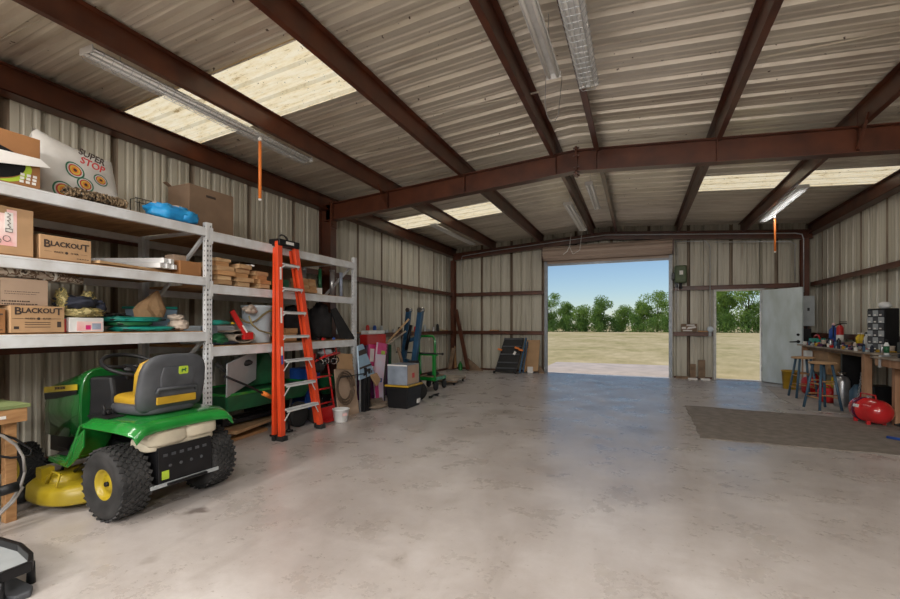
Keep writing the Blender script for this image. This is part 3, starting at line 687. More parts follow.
def blackout(size=1.0, two=False):
    def f(r, y0, y1, z0, h, xf):
        w = y1-y0; ym = (y0+y1)/2; zt = z0+h*(.66 if not two else .82); s_ = w*.155
        m = MB(); m.text('B', s_*1.5, at((xf+.001, y0+w*.13, zt-s_*.10), FX), bold=.0016); m.text('LACKOU', s_, at((xf+.001, ym+w*.0, zt), FX), sx=.98, bold=.0016); m.text('T', s_*1.5, at((xf+.001, y1-w*.12, zt-s_*.10), FX), bold=.0016)
        part('lettering', m, 'ink', r)
        m = MB(); z = zt-s_*1.15
        m.text('WHITE', s_*.34, at((xf+.001, ym-w*.155, z), FX), sx=1.1); m.text('FLYER', s_*.34, at((xf+.001, ym+w*.155, z), FX), sx=1.1); m.box(xf, xf+.001, y0+w*.08, y0+w*.22, z, z+.0015); m.box(xf, xf+.001, y1-w*.22, y1-w*.08, z, z+.0015)
        m.lathe([(s_*.20, 0), (s_*.20, .0015)], (xf, ym, z), (1, 0, 0), 10)
        if two:
            m.box(xf, xf+.001, y0+.01, y1-.01, z0+h*.52, z0+h*.53)
            m.box(xf, xf+.001, y0+w*.06, y0+w*.15, z0+h*.14, z0+h*.24); m.box(xf, xf+.001, y1-w*.15, y1-w*.07, z0+h*.2, z0+h*.42)
            for q in (.38, .30, .2): m.box(xf, xf+.001, y0+w*.25, y0+w*.72, z0+h*q, z0+h*(q+.022))
        else:
            for k_ in range(5): m.box(xf, xf+.001, y1-w*.3+k_*w*.052, y1-w*.3+k_*w*.052+w*.038, z0+h*.12, z0+h*.15)
        part('small_print', m, 'ink', r)
    return f
# --- top shelf, left bay
z0 = deck('L', 0)
def bowl_print(r, y0, y1, z0, h, xf):
    m = MB(); c = (xf+.001, y0+.30, z0+.16); m.lathe([(.001, 0), (.235, 0), (.235, .001)], c, (1, 0, 0), 40)
    for v in m.v: v.z = z0+.135+(v.z-z0-.16)*.52
    m.v = [Vector((v.x, v.y, v.z)) for v in m.v]; part('printed_disc', m, 'black_plastic', r)
    m = MB(); pts = []
    a = arc((xf+.0008, y0+.30, z0+.12), .27, -2.2, .4, 24, (0, 1, 0), (0, 0, .5)); b = arc((xf+.0008, y0+.30, z0+.13), .232, .4, -2.2, 24, (0, 1, 0), (0, 0, .55))
    pts = [p for p in a+b if True]
    for p in pts: p.z = max(p.z, z0+.004); p.y = min(p.y, y1-.003)
    m.prism(pts, (.0006, 0, 0)); part('printed_swoosh', m, 'lime', r)
    m = MB()
    for j in range(3):
        for i in range(3): m.box(xf+.0015, xf+.0025, y1-.12+i*.035+j*.003, y1-.097+i*.035+j*.003, z0+.02+j*.025, z0+.038+j*.025)
    part('printed_squares', m, 'paper', r)
carton('orange-brown carton with black oval print at the left end of the top shelf', 1.18, 1.80, z0, .365, -4.06, .45, 'carton_dark', False, bowl_print)
m = MB(); xx = -4.052
m.add([(xx, 1.20, z0+.20), (xx+.02, 1.79, z0+.215), (xx+.018, 1.85, z0+.17), (xx+.035, 1.42, z0+.085), (xx+.03, 1.20, z0+.19)], [(0, 1, 2, 3, 4)])
m.add([(xx-.004, 1.20, z0+.20), (xx+.016, 1.79, z0+.215), (xx+.014, 1.85, z0+.17), (xx+.031, 1.42, z0+.085), (xx+.026, 1.20, z0+.19)], [(4, 3, 2, 1, 0)])
m.v = [v for v in m.v]; single('paper_sheet', m, 'paper', 'loose white paper sheet hanging over the front of the orange-brown carton', 'paper')
# archery bag target
r = root('archery_target', (-4.42, 2.12, z0), 'white bag archery target with ring bullseyes on the top shelf', 'target')
secs = []
def tgt(u, v):   # u 0..1 along y, v 0..1 up
    top_ = .565-.09*u**1.2-.03*math.sin(u*PI); wob = .012*noise.noise(Vector((u*5, v*5, 3)))
    y = 1.88+u*.60+.05*(v-.5)*(1-2*u)*.6; x = -4.25-v*.10
    return x, y, z0+v*top_, wob
m = MB(); NU, NV = 20, 14
for side in (1, 0):
    vs = []
    for j in range(NV+1):
        for i in range(NU+1):
            u, v = i/NU, j/NV; x, y, z, wb = tgt(u, v); th = .17*(max(0, 1-(2*u-1)**4)*max(0, 1-(2*v-1)**6))**.5
            x2 = (x+wb) if side else (x-2*th-wb)
            x2 = x+th*.35*1+wb-.05 if side else x-th*1.3-wb-.05
            vs.append((x2, y, z))
    fs = [(j*(NU+1)+i, j*(NU+1)+i+1, (j+1)*(NU+1)+i+1, (j+1)*(NU+1)+i) for j in range(NV) for i in range(NU)]
    m.add(vs, fs if side else [tuple(reversed(f)) for f in fs], True)
body = part('bag', m, 'white_target', r)
def ring(cu, cv, R_, cols):
    for k, (f, mt) in enumerate(cols):
        m = MB(); x, y, z, wb = tgt(cu, cv); th = .17*(max(0, 1-(2*cu-1)**4)*max(0, 1-(2*cv-1)**6))**.5
        vs = [(0, 0, 0)]
        n = 28; pts = []
        for q in range(n):
            a = 2*PI*q/n; pu = cu+R_*f*math.cos(a)/.60; pv = cv+R_*f*math.sin(a)/.52
            pu = min(max(pu, .02), .98); pv = min(max(pv, .01), .99)
            X, Y, Z, W = tgt(pu, pv); th = .17*(max(0, 1-(2*pu-1)**4)*max(0, 1-(2*pv-1)**6))**.5
            pts.append((X+th*.35+W-.05+.003+.0012*k, Y, Z))
        X, Y, Z, W = tgt(cu, cv); th = .17*(max(0, 1-(2*cu-1)**4)*max(0, 1-(2*cv-1)**6))**.5
        pts.append((X+th*.35+W-.05+.004+.0012*k, Y, Z))
        m.add(pts, [(q, (q+1) % n, n) for q in range(n)], True); part('bullseye', m, mt, r)
cl5 = [(1, 'ring_green'), (.84, 'white_target'), (.70, 'ring_red'), (.56, 'ring_yellow'), (.38, 'ring_orange'), (.2, 'ink')]
for cu, cv, R_ in ((.42, .56, .070), (.53, .36, .062), (.74, .53, .055), (.27, .17, .070)): ring(cu, cv, R_, cl5)
X = -4.225
m = MB(); m.text('SUPER', .070, at((X+.012, 2.215, z0+.405), FX) @ Matrix.Rotation(-.22, 4, 'Z'), .003, bold=.001); part('lettering', m, 'ink', r)
m = MB(); m.text('STOP', .076, at((X+.014, 2.22, z0+.338), FX) @ Matrix.Rotation(-.22, 4, 'Z'), .003, bold=.001); part('lettering', m, 'ring_red', r)
# camo strap bundle
r = root('camo_netting', (-4.1, 2.18, z0), 'bundle of brown camouflage netting lying in front of the archery target', 'netting')
m = MB()
R = random.Random(4)
for k in range(34):
    y = 1.98+k*.0125; m.tube([(-4.10+.045*math.cos(a)+R.uniform(-.01, .01), y+R.uniform(-.012, .012), z0+.045+.032*math.sin(a)+R.uniform(-.008, .012)) for a in [q*PI/4 for q in range(8)]], .009, 5, closed=True)
part('folds', m, 'camo_brown', r)
# wire rack by blue bundle
m = MB()
for y in (2.66, 2.74, 2.82): m.tube([(-4.35, y, z0), (-4.35, y, z0+.20), (-4.45, y, z0+.20), (-4.45, y, z0)], .004, 5)
m.tube([(-4.35, 2.64, z0+.16), (-4.35, 2.84, z0+.16)], .004, 5); m.tube([(-4.35, 2.64, z0+.2), (-4.35, 2.84, z0+.2)], .004, 5)
single('wire_stand', m, 'black_metal', 'small black wire stand behind the bright blue bundle on the top shelf', 'stand')
r = root('tarp_bundle', (-4.14, 2.78, z0), 'bright blue tarp bundle sagging over the front edge of the top shelf', 'tarp')
m = MB(); m.blob((-4.17, 2.86, z0+.066), (.13, .22, .085), .22, 3.0, 5, sq=.8, flat=z0+.001); m.blob((-4.12, 2.98, z0+.055), (.11, .11, .07), .2, 4, 9, flat=z0+.001); part('folded_tarp', m, 'sky_blue', r)
m = MB(); m.blob((-4.2, 2.92, z0+.14), (.10, .09, .03), .25, 4, 2); m.blob((-4.22, 2.75, z0+.145), (.05, .05, .025), .2, 4, 3); part('liner', m, 'pale_cloth', r)
# big brown box on the right bay
z0 = deck('R', 0)
r = root('cardboard_box', (-4.56, 3.47, z0), 'large dull brown box with a hand slot behind the blue tarp bundle', 'box')
m = MB(); m.box(-4.74, -4.40, 3.22, 3.78, z0, z0+.54); part('carton', m, 'carton_brown', r, .006)
m = MB(); m.box(-4.401, -4.397, 3.42, 3.54, z0+.44, z0+.465); part('hand_slot', m, 'ink', r)
m = MB(); m.prism([(-4.74, 3.22, z0+.54), (-4.74, 3.225, z0+.54), (-4.745, 3.17, z0+.575), (-4.745, 3.165, z0+.57)], (.06, 0, 0)); part('flap', m, 'carton_brown', r)
m = MB(); m.box(-4.36, -4.31, 4.15, 4.32, z0, z0+.035); single('wood_offcut', m, 'carton_dark', 'reddish wood offcut on the top shelf just left of the ladder', 'wood')
for i, (y, w, h, mt, lb) in enumerate(((4.72, .3, .02, 'ring_red', 'flat dark red strip lying on the top shelf right of the ladder'), (5.2, .22, .03, 'old_wood', 'small brown stick on the top shelf near its right end'))):
    m = MB(); m.box(-4.3, -4.24, y, y+w, z0, z0+h); single('strip', m, mt, lb, 'strip', bevel=.003)
# --- second shelf, left bay
z0 = deck('L', 1)
def zen(r, y0, y1, z0, h, xf):
    m = MB(); m.box(xf, xf+.001, y0+.03, y0+.255, z0+.06, z0+h-.02); part('printed_label', m, 'pink_print', r)
    m = MB(); m.box(xf+.001, xf+.002, y0+.19, y0+.235, z0+.16, z0+h-.04); part('printed_label', m, 'paper', r)
    m = MB(); m.tube([(xf+.0025, y0+.212+.010*math.sin(k*1.9), z0+.185+k*.0085) for k in range(13)], .0025, 4); m.tube([(xf+.0025, y0+.212+a_, z0+.168+b_) for a_, b_ in ((-.018, -.010), (.018, -.010), (.018, .012), (-.018, .012))], .0028, 4, closed=True)
    for (u, v) in ((.10, .10), (.15, .09), (.13, .13), (.2, .11)):
        m.tube([(xf+.0018, y0+u+.02*math.cos(a), z0+v+.02*math.sin(a)) for a in [q*PI/5 for q in range(10)]], .002, 4, closed=True)
    part('lettering', m, 'ink', r)
carton('tall brown carton with a pink and white printed label on the second shelf', 1.415, 1.765, z0, .335, -4.07, .42, 'carton', True, zen)
carton('black-lettered brown carton alone on the second shelf beside the pink labelled carton', 1.80, 2.135, z0, .18, -4.07, .33, 'carton', False, blackout())
m = MB(); m.bar((-4.12, 2.17, z0+.022), (-4.32, 3.02, z0+.022), .14, .022); single('wood_plank', m, 'pine_light', 'pale thin plank lying flat to the right of the upper black-lettered carton', 'plank')
ends = [(2.71, 0), (2.775, 0), (2.84, 0), (2.745, 1), (2.81, 1)]
for i, (y, lv) in enumerate(ends):
    m = MB(); m.bar((-4.10, y+.02, z0+.062+.05*lv), (-4.85, y-.28, z0+.062+.05*lv), .046, .044)
    single('long_box', m, 'white_plastic', 'slim long white carton in the bundle on the second shelf', 'box', 'slim white cartons bundled on the second shelf')
carton('plain brown box beside the upright at the right end of the second shelf', 2.90, 3.125, z0, .135, -4.09, .30, 'carton_dark', False)
carton('small tan carton sitting on top of the plain box beside the upright', 2.72, 2.85, z0+.137, .06, -4.22, .16, 'carton_grey', False) if False else None
m = MB(); m.box(-4.36, -4.22, 2.93, 3.06, z0+.1355, z0+.205); single('small_carton', m, 'carton_grey', 'small tan carton on top of the plain brown box at the upright', 'box', bevel=.003)
m = MB(); m.bar((-4.98, 2.0, z0+.06), (-4.98, 3.05, z0+.06), .06, .11); single('storage_case', m, 'navy_cloth', 'long dark case lying at the back of the second shelf', 'case')
# --- lowest shelf, left bay
z0 = deck('L', 2)
def grey_txt(r, y0, y1, z0, h, xf):
    m = MB()
    R = random.Random(6)
    def row(ya, yb_, z, hh):
        y = ya
        while y < yb_: w_ = R.uniform(.004, .012); m.box(xf, xf+.0008, y, y+w_, z, z+hh); y += w_+R.uniform(.002, .005)
    row(y0+.045, y1-.05, z0+h*.50, .004); row(y0+.045, y1-.07, z0+h*.42, .003)
    row(y0+.03, y0+.18, z0+h*.13, .010); row(y0+.03, y0+.23, z0+h*.03, .009)
    m.box(xf, xf+.001, y0, y0+.022, z0+.01, z0+h-.02); part('lettering', m, 'ink', r)
carton('black-lettered carton partly out of view at the far left of the lowest shelf', 1.30, 1.61, z0, .17, -4.07, .34, 'carton_dark', False, blackout())
carton('black-lettered carton with small print standing on the lowest shelf', 1.63, 1.95, z0, .195, -4.06, .34, 'carton', False, blackout(1, True))
carton('greyish carton stacked on the black-lettered cartons of the lowest shelf', 1.57, 1.865, z0+.197, .195, -4.10, .3, 'carton_grey', False, grey_txt)
r = root('gun_case', (-4.2, 1.9, z0+.394), 'long camouflage soft case with white bands on top of the greyish carton', 'case')
m = MB(); m.tube([(-4.12, 1.45, z0+.44), (-4.15, 1.7, z0+.445), (-4.17, 1.95, z0+.43), (-4.18, 2.12, z0+.415)], [.035, .044, .038, .03], 12); part('sleeve', m, 'camo_case', r)
m = MB()
for y in (1.86, 1.925): m.tube([(-4.165, y-.008, z0+.436), (-4.166, y+.008, z0+.436)], .0425, 12)
part('band', m, 'paper', r)
r = root('clothing_pile', (-4.2, 2.08, z0+.115), 'heap of gold camouflage clothes and a dark jacket on the white photo box', 'clothes')
m = MB(); m.blob((-4.2, 2.12, z0+.16), (.15, .15, .05), .25, 3, 3, flat=z0+.118); m.blob((-4.18, 1.985, z0+.255), (.07, .035, .09), .25, 4, 5); m.blob((-4.19, 2.17, z0+.24), (.08, .05, .09), .25, 4, 15); part('camo_clothes', m, 'camo_gold', r)
m = MB(); m.blob((-4.18, 2.09, z0+.235), (.14, .13, .055), .28, 3.5, 8); m.blob((-4.12, 2.22, z0+.2), (.05, .04, .06), .3, 4, 4); part('dark_jacket', m, 'navy_cloth', r)
def photo_box(r, y0, y1, z0, h, xf):
    m = MB(); m.box(xf, xf+.001, y0+.05, y1-.01, z0+.01, z0+h-.03); part('printed_panel', m, 'pink_print', r)
    m = MB(); m.box(xf+.001, xf+.002, y1-.085, y1-.02, z0+.02, z0+h-.045); part('printed_panel', m, 'print_blue', r)
    m = MB(); m.box(xf+.001, xf+.002, y1-.13, y1-.095, z0+.02, z0+.055); part('printed_panel', m, 'hot_pink', r)
carton('white box with pink and blue printed panels under the clothes heap', 1.985, 2.225, z0, .115, -4.07, .3, 'white_plastic', False, photo_box, 'printed_box')
carton('small red and blue printed carton squeezed beside the lower black-lettered carton', 1.952, 1.982, z0, .105, -4.10, .25, 'ring_red', False, None, 'printed_box')
R = random.Random(9)
for k, (ya, yb_, zz, xx, mt, lb) in enumerate(((2.36, 2.86, .0, -4.2, 'teal', 'folded teal tarpaulin bag at the bottom of the lowest shelf stack'), (2.33, 2.66, .045, -4.22, 'dark_green', 'dark green folded bag in the middle of the teal stack'), (2.28, 2.80, .085, -4.24, 'teal', 'folded teal bag topmost of the stack on the lowest shelf'))):
    r = root('folded_tarp', (xx, (ya+yb_)/2, z0+zz), lb, 'tarp')
    m = MB(); m.blob((xx, (ya+yb_)/2, z0+zz+.022), (.14, (yb_-ya)/2, .024), .14, 3, k+20, sq=.55, flat=z0+zz+.001); part('folded_cloth', m, mt, r)
    m = MB(); m.tube([(xx+.12, ya+.02+q*(yb_-ya-.04)/10, z0+zz+.016+.006*math.sin(q*2.1)) for q in range(11)], .007, 6); part('dark_hem', m, 'dark_cloth', r)
m = MB(); m.blob((-4.3, 2.30, z0+.10), (.1, .09, .035), .3, 4, 31); 
for k in range(8): m.tube([(-4.3+R.uniform(-.08, .08), 2.25+R.uniform(0, .25), z0+.12), (-4.28+R.uniform(-.1, .1), 2.3+R.uniform(0, .3), z0+.16), (-4.3, 2.4+R.uniform(0, .2), z0+.135)], .008, 5)
single('strap_tangle', m, 'cord_dark', 'tangle of black straps on the back of the teal bag stack', 'straps')
r = root('paper_bag', (-4.4, 2.72, z0+.13), 'crumpled pointed brown paper bag standing behind the teal stack', 'bag')
m = MB(); m.add([], [])
n = 14; secs = []
for j, (zz, ry, dy) in enumerate(((0, .15, 0), (.07, .165, 0), (.13, .13, .01), (.19, .075, .03), (.245, .03, .045), (.26, .012, .05))):
    secs.append([Vector((-4.38+.6*ry*math.sin(2*PI*k/n)*(1+.35*noise.noise(Vector((k*.9, j*.8, 2)))), 2.79+dy*1.6+.88*ry*math.cos(2*PI*k/n)*(1+.2*noise.noise(Vector((k*1.3, j, 7)))), z0+.134+zz)) for k in range(n)])
m.loft(secs, smooth=False); part('bag', m, 'paper_bag', r)
m = MB(); m.blob((-4.16, 2.93, z0+.06), (.09, .085, .06), .25, 4, 41, flat=z0+.001); m.blob((-4.15, 2.90, z0+.13), (.07, .07, .03), .3, 4, 42); single('crumpled_cloth', m, 'pale_cloth', 'crumpled flesh-coloured cloth lump beside the teal stack', 'cloth')
r = root('storage_bin', (-4.62, 2.96, z0), 'cloudy blue plastic bin standing behind the upright on the lowest shelf', 'bin')
m = MB(); m.loft([[Vector((-4.62+a*(.14+.02*j), 2.97+b*(.15+.02*j), z0+.22*j)) for a, b in ((-1, -1), (1, -1), (1, 1), (-1, 1))] for j in (0, 1)], smooth=False); part('tub', m, 'bin_blue', r, .01)
m = MB(); m.box(-4.80, -4.44, 2.785, 3.125, z0+.221, z0+.245); part('lid', m, 'teal', r, .006)
# --- right bay, middle shelf
z0 = deck('R', 1)
R = random.Random(21); k = 0
rows = [(0, 9), (1, 8), (2, 8), (3, 6), (4, 4)]
zz = z0
for lv, n in rows:
    for j in range(n):
        col = j // 3
        L = R.uniform(.25, .42); y0 = 3.24+(j % 3)*.26+R.uniform(-.02, .05); 
        if j % 3 == 2 and lv > 3: continue
        x = -4.13-col*.20
        mt = R.choice(('pine', 'pine_light', 'ply', 'pine')); yend = min(y0+L, 4.02)
        hh = .048+ (lv*0)
        m = MB(); sh_ = R.uniform(-.035, .035); m.cbox((x+R.uniform(-.03, .03), y0+.12+sh_*.3, zz+.025), (.16, .245-R.uniform(0, .09), .046), (0, 0, R.uniform(-.12, .12)))
        single('lumber_offcut', m, mt, 'short sawn lumber offcut in the pile left of the ladder', 'lumber', 'lumber offcuts piled on the middle shelf')
    zz += .0485
m = MB(); m.cbox((-4.12, 3.36, zz+.018), (.12, .2, .034), (0, 0, .1)); single('lumber_offcut', m, 'pine_light', 'pale wood block topmost on the lumber pile beside the upright', 'lumber')
for i in range(3):
    m = MB(); m.bar((-4.10-.05*i, 3.78-.02*i, zz+.013+.0*i), (-4.5, 3.98+.05*i, zz+.013), .04, .02); 
    single('trim_strip', m, 'white_plastic', 'white painted trim strip lying on the lumber pile', 'trim strip', 'white trim strips on the lumber pile')
m = MB(); m.box(-4.35, -4.1, 4.22, 4.36, z0, z0+.14); single('green_box', m, 'dark_green', 'dark green box seen through the ladder on the middle shelf', 'box', bevel=.004)
for lv in range(4):
    for j in range(2):
        m = MB(); m.cbox((-4.12-.02*lv, 4.60+.15*j+.01*lv, z0+.026+.048*lv), (.18, .135, .044), (0, 0, R.uniform(-.12, .12)))
        single('firewood_block', m, R.choice(('pine', 'ply')), 'rough wood block stacked right of the ladder on the middle shelf', 'wood', 'wood blocks stacked right of the ladder')
m = MB(); m.box(-4.24, -4.08, 4.80, 4.98, z0, z0+.085); single('white_carton', m, 'paper', 'small white carton in front of the upright tubes on the middle shelf', 'box', bevel=.003)
for px, mt, hh, rr, lb, ct in ((303, 'silver', .33, .022, 'short metal pipe standing behind the wood blocks', 'pipe'), (320, 'dark_green', .37, .025, 'green glass tube standing above the small white carton', 'tube'), (332, 'silver', .385, .035, 'thick silvery tube standing on the middle shelf', 'tube'), (341, 'print_blue', .37, .024, 'thin pale blue tube rightmost of the standing tubes', 'tube')):
    q = P(px, 285, x=-4.28); m = MB(); m.cyl((-4.28, q.y, z0), (-4.28, q.y, z0+hh), rr); m.cyl((-4.28, q.y, z0+hh), (-4.28, q.y, z0+hh+.02), rr*1.15); single('upright_'+ct, m, mt, lb, ct)
m = MB(); m.box(-4.95, -4.9, 4.35, 5.55, z0, z0+.42); single('dark_board', m, 'carton_brown', 'dark brown board standing at the back of the middle shelf', 'board')
# --- right bay, lowest shelf
z0 = deck('R', 2)
def P3(px, x): return P(px, 320, x=x).y
m = MB(); y = P3(213, -4.2); m.box(-4.32, -4.2, y-.06, y+.06, z0, z0+.20); single('grey_tub', m, 'grey_box', 'grey plastic tub beside the perforated upright on the lower right shelf', 'tub', bevel=.01)
r = root('duster', (-4.1, 3.36, z0+.22), 'teal duster with a yellow tip lying across the lower right shelf', 'duster')
m = MB(); m.tube([(-4.10, 3.22, z0+.235), (-4.10, 3.36, z0+.242), (-4.10, 3.48, z0+.235)], [.03, .026, .014], 10); part('head', m, 'teal', r)
m = MB(); m.tube([(-4.10, 3.48, z0+.235), (-4.10, 3.53, z0+.232)], .012, 8); part('tip', m, 'yellow', r)
m = MB(); m.box(-4.7, -4.28, 3.32, 3.70, z0, z0+.205); single('storage_bin', m, 'bucket_white', 'pale plastic bin behind the rolled mat on the lower right shelf', 'bin', bevel=.015)
r = root('plastic_bucket', (-4.30, 4.05, z0), 'large pale blue-white bucket left of the ladder on the lower right shelf', 'bucket')
m = MB(); m.lathe([(.001, 0), (.15, 0), (.155, .01), (.17, .42), (.18, .425), (.18, .45), (.165, .45), (.16, .42), (.14, .02), (.001, .02)], (-4.30, 4.03, z0), n=32, caps=False); part('bucket_body', m, 'bucket_white', r)
m = MB(); m.tube(arc((-4.30, 4.03, z0+.40), .185, PI*1.0, PI*2.0, 14, (0, 1, 0), (.5, 0, .6)), .005, 6); part('wire_handle', m, 'galv', r)
m = MB(); m.tube([(-4.13, 3.62+.05*q, z0+.295-.06*math.sin(q*.5)+.002*q*q*.2) for q in range(12)], .012, 8); m.tube([(-4.09, 3.72, z0+.32), (-4.07, 3.75, z0+.22), (-4.07, 3.85, z0+.15), (-4.07, 4.02, z0+.11), (-4.07, 4.2, z0+.11)], .010, 8)
single('garden_hose', m, 'hose_olive', 'olive hose draped in front of the pale bucket', 'hose')
r = root('caulking_gun', (-4.08, 3.60, z0), 'red bar tool leaning on the pale bin on the lower right shelf', 'tool')
m = MB(); m.bar((-4.05, 3.66, z0+.08), (-4.10, 3.50, z0+.37), .05, .03, (1, 0, 0)); m.box(-4.09, -4.04, 3.62, 3.74, z0+.05, z0+.13); part('body', m, 'red', r, .004)
m = MB(); m.bar((-4.030, 3.645, z0+.13), (-4.052, 3.60, z0+.21), .018, .004, (1, 0, 0)); part('sticker', m, 'paper', r)
m = MB()
for k in range(9):
    q = R.uniform(0, 1); m.blob((-4.15+R.uniform(-.04, .04), 3.70+q*.16, z0+.40+R.uniform(-.02, .05)), (.03, .035, .025), .3, 5, k)
m.blob((-4.14, 3.80, z0+.375), (.06, .07, .03), .25, 4, 60)
single('rag_bunch', m, 'pale_cloth', 'bunch of brown and white rags on the hose beside the pale bucket', 'rags')
r = root('rolled_mat', (-4.1, 3.55, z0), 'rolled grey-backed mat with an open end on the lower right shelf', 'mat')
m = MB(); sp = []
for k in range(34):
    a = k*.26; rr = .03+.0028*k; sp.append((math.cos(a)*rr*1.35, math.sin(a)*rr*.72))
o_ = [Vector((-4.07-.1, 3.60+u*1.0, z0+.085+v)) for u, v in sp]
n = len(sp); m.add([Vector((-4.30, 3.55+u*1.2, z0+.075+v*.9)) for u, v in sp]+[Vector((-4.06, 3.62+u*1.25, z0+.075+v)) for u, v in sp], [(i, i+1, n+i+1, n+i) for i in range(n-1)], True)
part('roll', m, 'grey_wood', r, solid=.008)
m = MB(); m.blob((-4.12, 3.33, z0+.06), (.09, .10, .06), .3, 3, 71, flat=z0+.001); single('crumpled_tarp', m, 'dark_green', 'dark green crumpled sheet beside the upright on the lower right shelf', 'tarp')
m = MB(); m.blob((-4.10, 3.40, z0+.02), (.06, .18, .02), .2, 3, 72, flat=z0+.001); single('dark_rag', m, 'navy_cloth', 'flat dark rag under the rolled mat at the shelf edge', 'rag')
for k, (y, z, h) in enumerate(((4.42, 0, .10), (4.44, .102, .07))):
    m = MB(); m.box(-4.34, -4.12, y-.1, y+.1, z0+z, z0+z+h)
    single('wooden_crate', m, 'pine', ('lower' if k == 0 else 'upper')+' wooden box seen between the ladder steps on the lower right shelf', 'box', bevel=.004)
r = root('duffel_bag', (-4.3, 5.0, z0), 'tall black bag pile standing on the right end of the lower shelf', 'bag')
m = MB(); m.blob((-4.38, 4.76, z0+.23), (.2, .17, .25), .16, 2.5, 81, sq=.7, flat=z0+.001); part('bag', m, 'dark_cloth', r)
m = MB(); m.tube([(-4.17, 4.66, z0+.3), (-4.15, 4.72, z0+.42), (-4.17, 4.8, z0+.3)], .01, 6); part('strap', m, 'black_plastic', r)
r = root('jacket', (-4.25, 5.15, z0), 'dark grey jacket slumped beside the tall black bag', 'jacket')
m = MB(); m.blob((-4.3, 5.17, z0+.24), (.17, .18, .26), .22, 3, 84, sq=.8, flat=z0+.001); part('cloth', m, 'dark_cloth', r)
m = MB(); m.prism([(-4.10, 5.20, z0+.44), (-4.10, 5.32, z0+.47), (-4.02, 5.70, z0-.02), (-4.03, 5.62, z0+.0), (-4.06, 5.36, z0+.02)], (-.03, .02, 0)); 
single('folded_sheet', m, 'dark_cloth', 'stiff black sheet slanting down at the right end of the lower shelf', 'sheet')
for k, (px, mt, w, lb) in enumerate(((322, 'red', .09, 'small red hand tool at the edge of the lower right shelf'), (333, 'blue', .07, 'small blue tool at the edge of the lower right shelf'), (316, 'black_plastic', .1, 'small black tool at the edge of the lower right shelf left of the red one'))):
    y = P3(px, -4.07); m = MB(); m.bar((-4.06, y, z0+.012), (-4.10, y+w, z0+.02), .03, .022); m.cyl((-4.06, y, z0+.012), (-4.08, y+.03, z0+.03), .012, n=8); single('hand_tool', m, mt, lb, 'tool')
# ================================================================ LADDER
r = root('step_ladder', (-3.86, 4.25, 0), 'tall orange fibreglass step ladder folded and leaning on the shelving', 'ladder')
def lad(yf, t): # point on the front plane at fraction t of the height; yf -1 left, 1 right
    w = .335+(.135-.335)*t; return Vector((-3.775+(-3.935+3.775)*t, 4.255-.085*t+yf*w, .04+2.30*t))
def channel(m, p0, p1, w, d, th=.006, flip=1):
    up = Vector((1, 0, .07)); ax = (Vector(p1)-Vector(p0)).normalized(); sd = ax.cross(up).normalized()
    m.bar(p0, p1, w, th, up)
    for s_ in (-1, 1):
        o_ = sd*s_*(w/2-th/2)-up.normalized()*d/2
        m.bar(Vector(p0)+o_, Vector(p1)+o_, th, d, up)
for s_ in (-1, 1):
    m = MB(); channel(m, lad(s_, 0), lad(s_, 1), .072, .045); ro = part('front_rail', m, 'orange', r, .002)
    m = MB(); a, b = lad(s_, 0), lad(s_, .97); off = Vector((-.085, -.035 if s_ < 0 else .02, .03)); channel(m, a+off, b+Vector((-.07, -.01*s_, 0)), .05, .03); part('rear_rail', m, 'orange', r, .002)
    m = MB(); q = lad(s_, 0); m.box(q.x-.06, q.x+.035, q.y-.045, q.y+.045, 0, .055); part('rubber_foot', m, 'black_rubber', r, .006)
    m = MB(); q = lad(s_, 0)+Vector((-.09, -.035 if s_ < 0 else .02, 0)); m.box(q.x-.025, q.x+.02, q.y-.028, q.y+.028, 0.0, .05); part('rubber_foot', m, 'black_rubber', r, .006)
for k in range(7):
    t = (.315+.293*k)/2.34; a, b = lad(-1, t), lad(1, t)
    m = MB(); 
    m.box(a.x-.045, a.x+.04, a.y+.03, b.y-.03, a.z-.006, a.z); m.box(a.x+.036, a.x+.04, a.y+.03, b.y-.03, a.z-.03, a.z); m.box(a.x-.045, a.x-.041, a.y+.03, b.y-.03, a.z-.03, a.z)
    for j in range(5): m.box(a.x-.04+j*.016, a.x-.034+j*.016, a.y+.03, b.y-.03, a.z, a.z+.003)
    st = part('step', m, 'alu', r)
    m = MB(); h = .13 if k < 3 else .05
    for s_, e in ((1, a), (-1, b)): 
        e2 = lad(-s_, t-h/2.34); m.bar((e.x+.03, e.y+s_*(.03+h*.55), e.z-.012), (e2.x+.004, e2.y+s_*.025, e2.z), .014, .004, (1, 0, 0))
    part('step_brace', m, 'alu', r)
m = MB(); a = lad(-1, 1); b = lad(1, 1); m.box(a.x-.14, a.x+.03, a.y-.035, b.y+.035, a.z-.05, a.z+.03); tp = part('top_cap', m, 'black_plastic', r, .008)
m = MB(); m.box(a.x+.031, a.x+.033, a.y+.07, b.y-.07, a.z-.025, a.z+.01); part('sticker', m, 'paper', tp)
m = MB(); m.tube(arc((a.x-.06, (a.y+b.y)/2-.03, a.z+.03), .07, 0, PI, 12, (0, 1, 0), (0, 0, 1)), .008, 6); m.tube(arc((a.x-.03, (a.y+b.y)/2-.05, a.z+.03), .06, 0, PI, 12, (.3, 1, 0), (0, 0, 1)), .007, 6); part('tool_loop', m, 'cord_dark', tp)
m = MB()
for t0, t1, mt in ((.80, .865, 0), (.575, .655, 0), (.41, .455, 0), (.365, .41, 1)):
    m.cur = mt; p0 = lad(-1, t0)+Vector((.006, 0, 0)); p1 = lad(-1, t1)+Vector((.006, 0, 0)); m.bar(p0, p1, .026, .003, (1, 0, .07))
part('safety_label', m, ['paper', 'blue'], r)
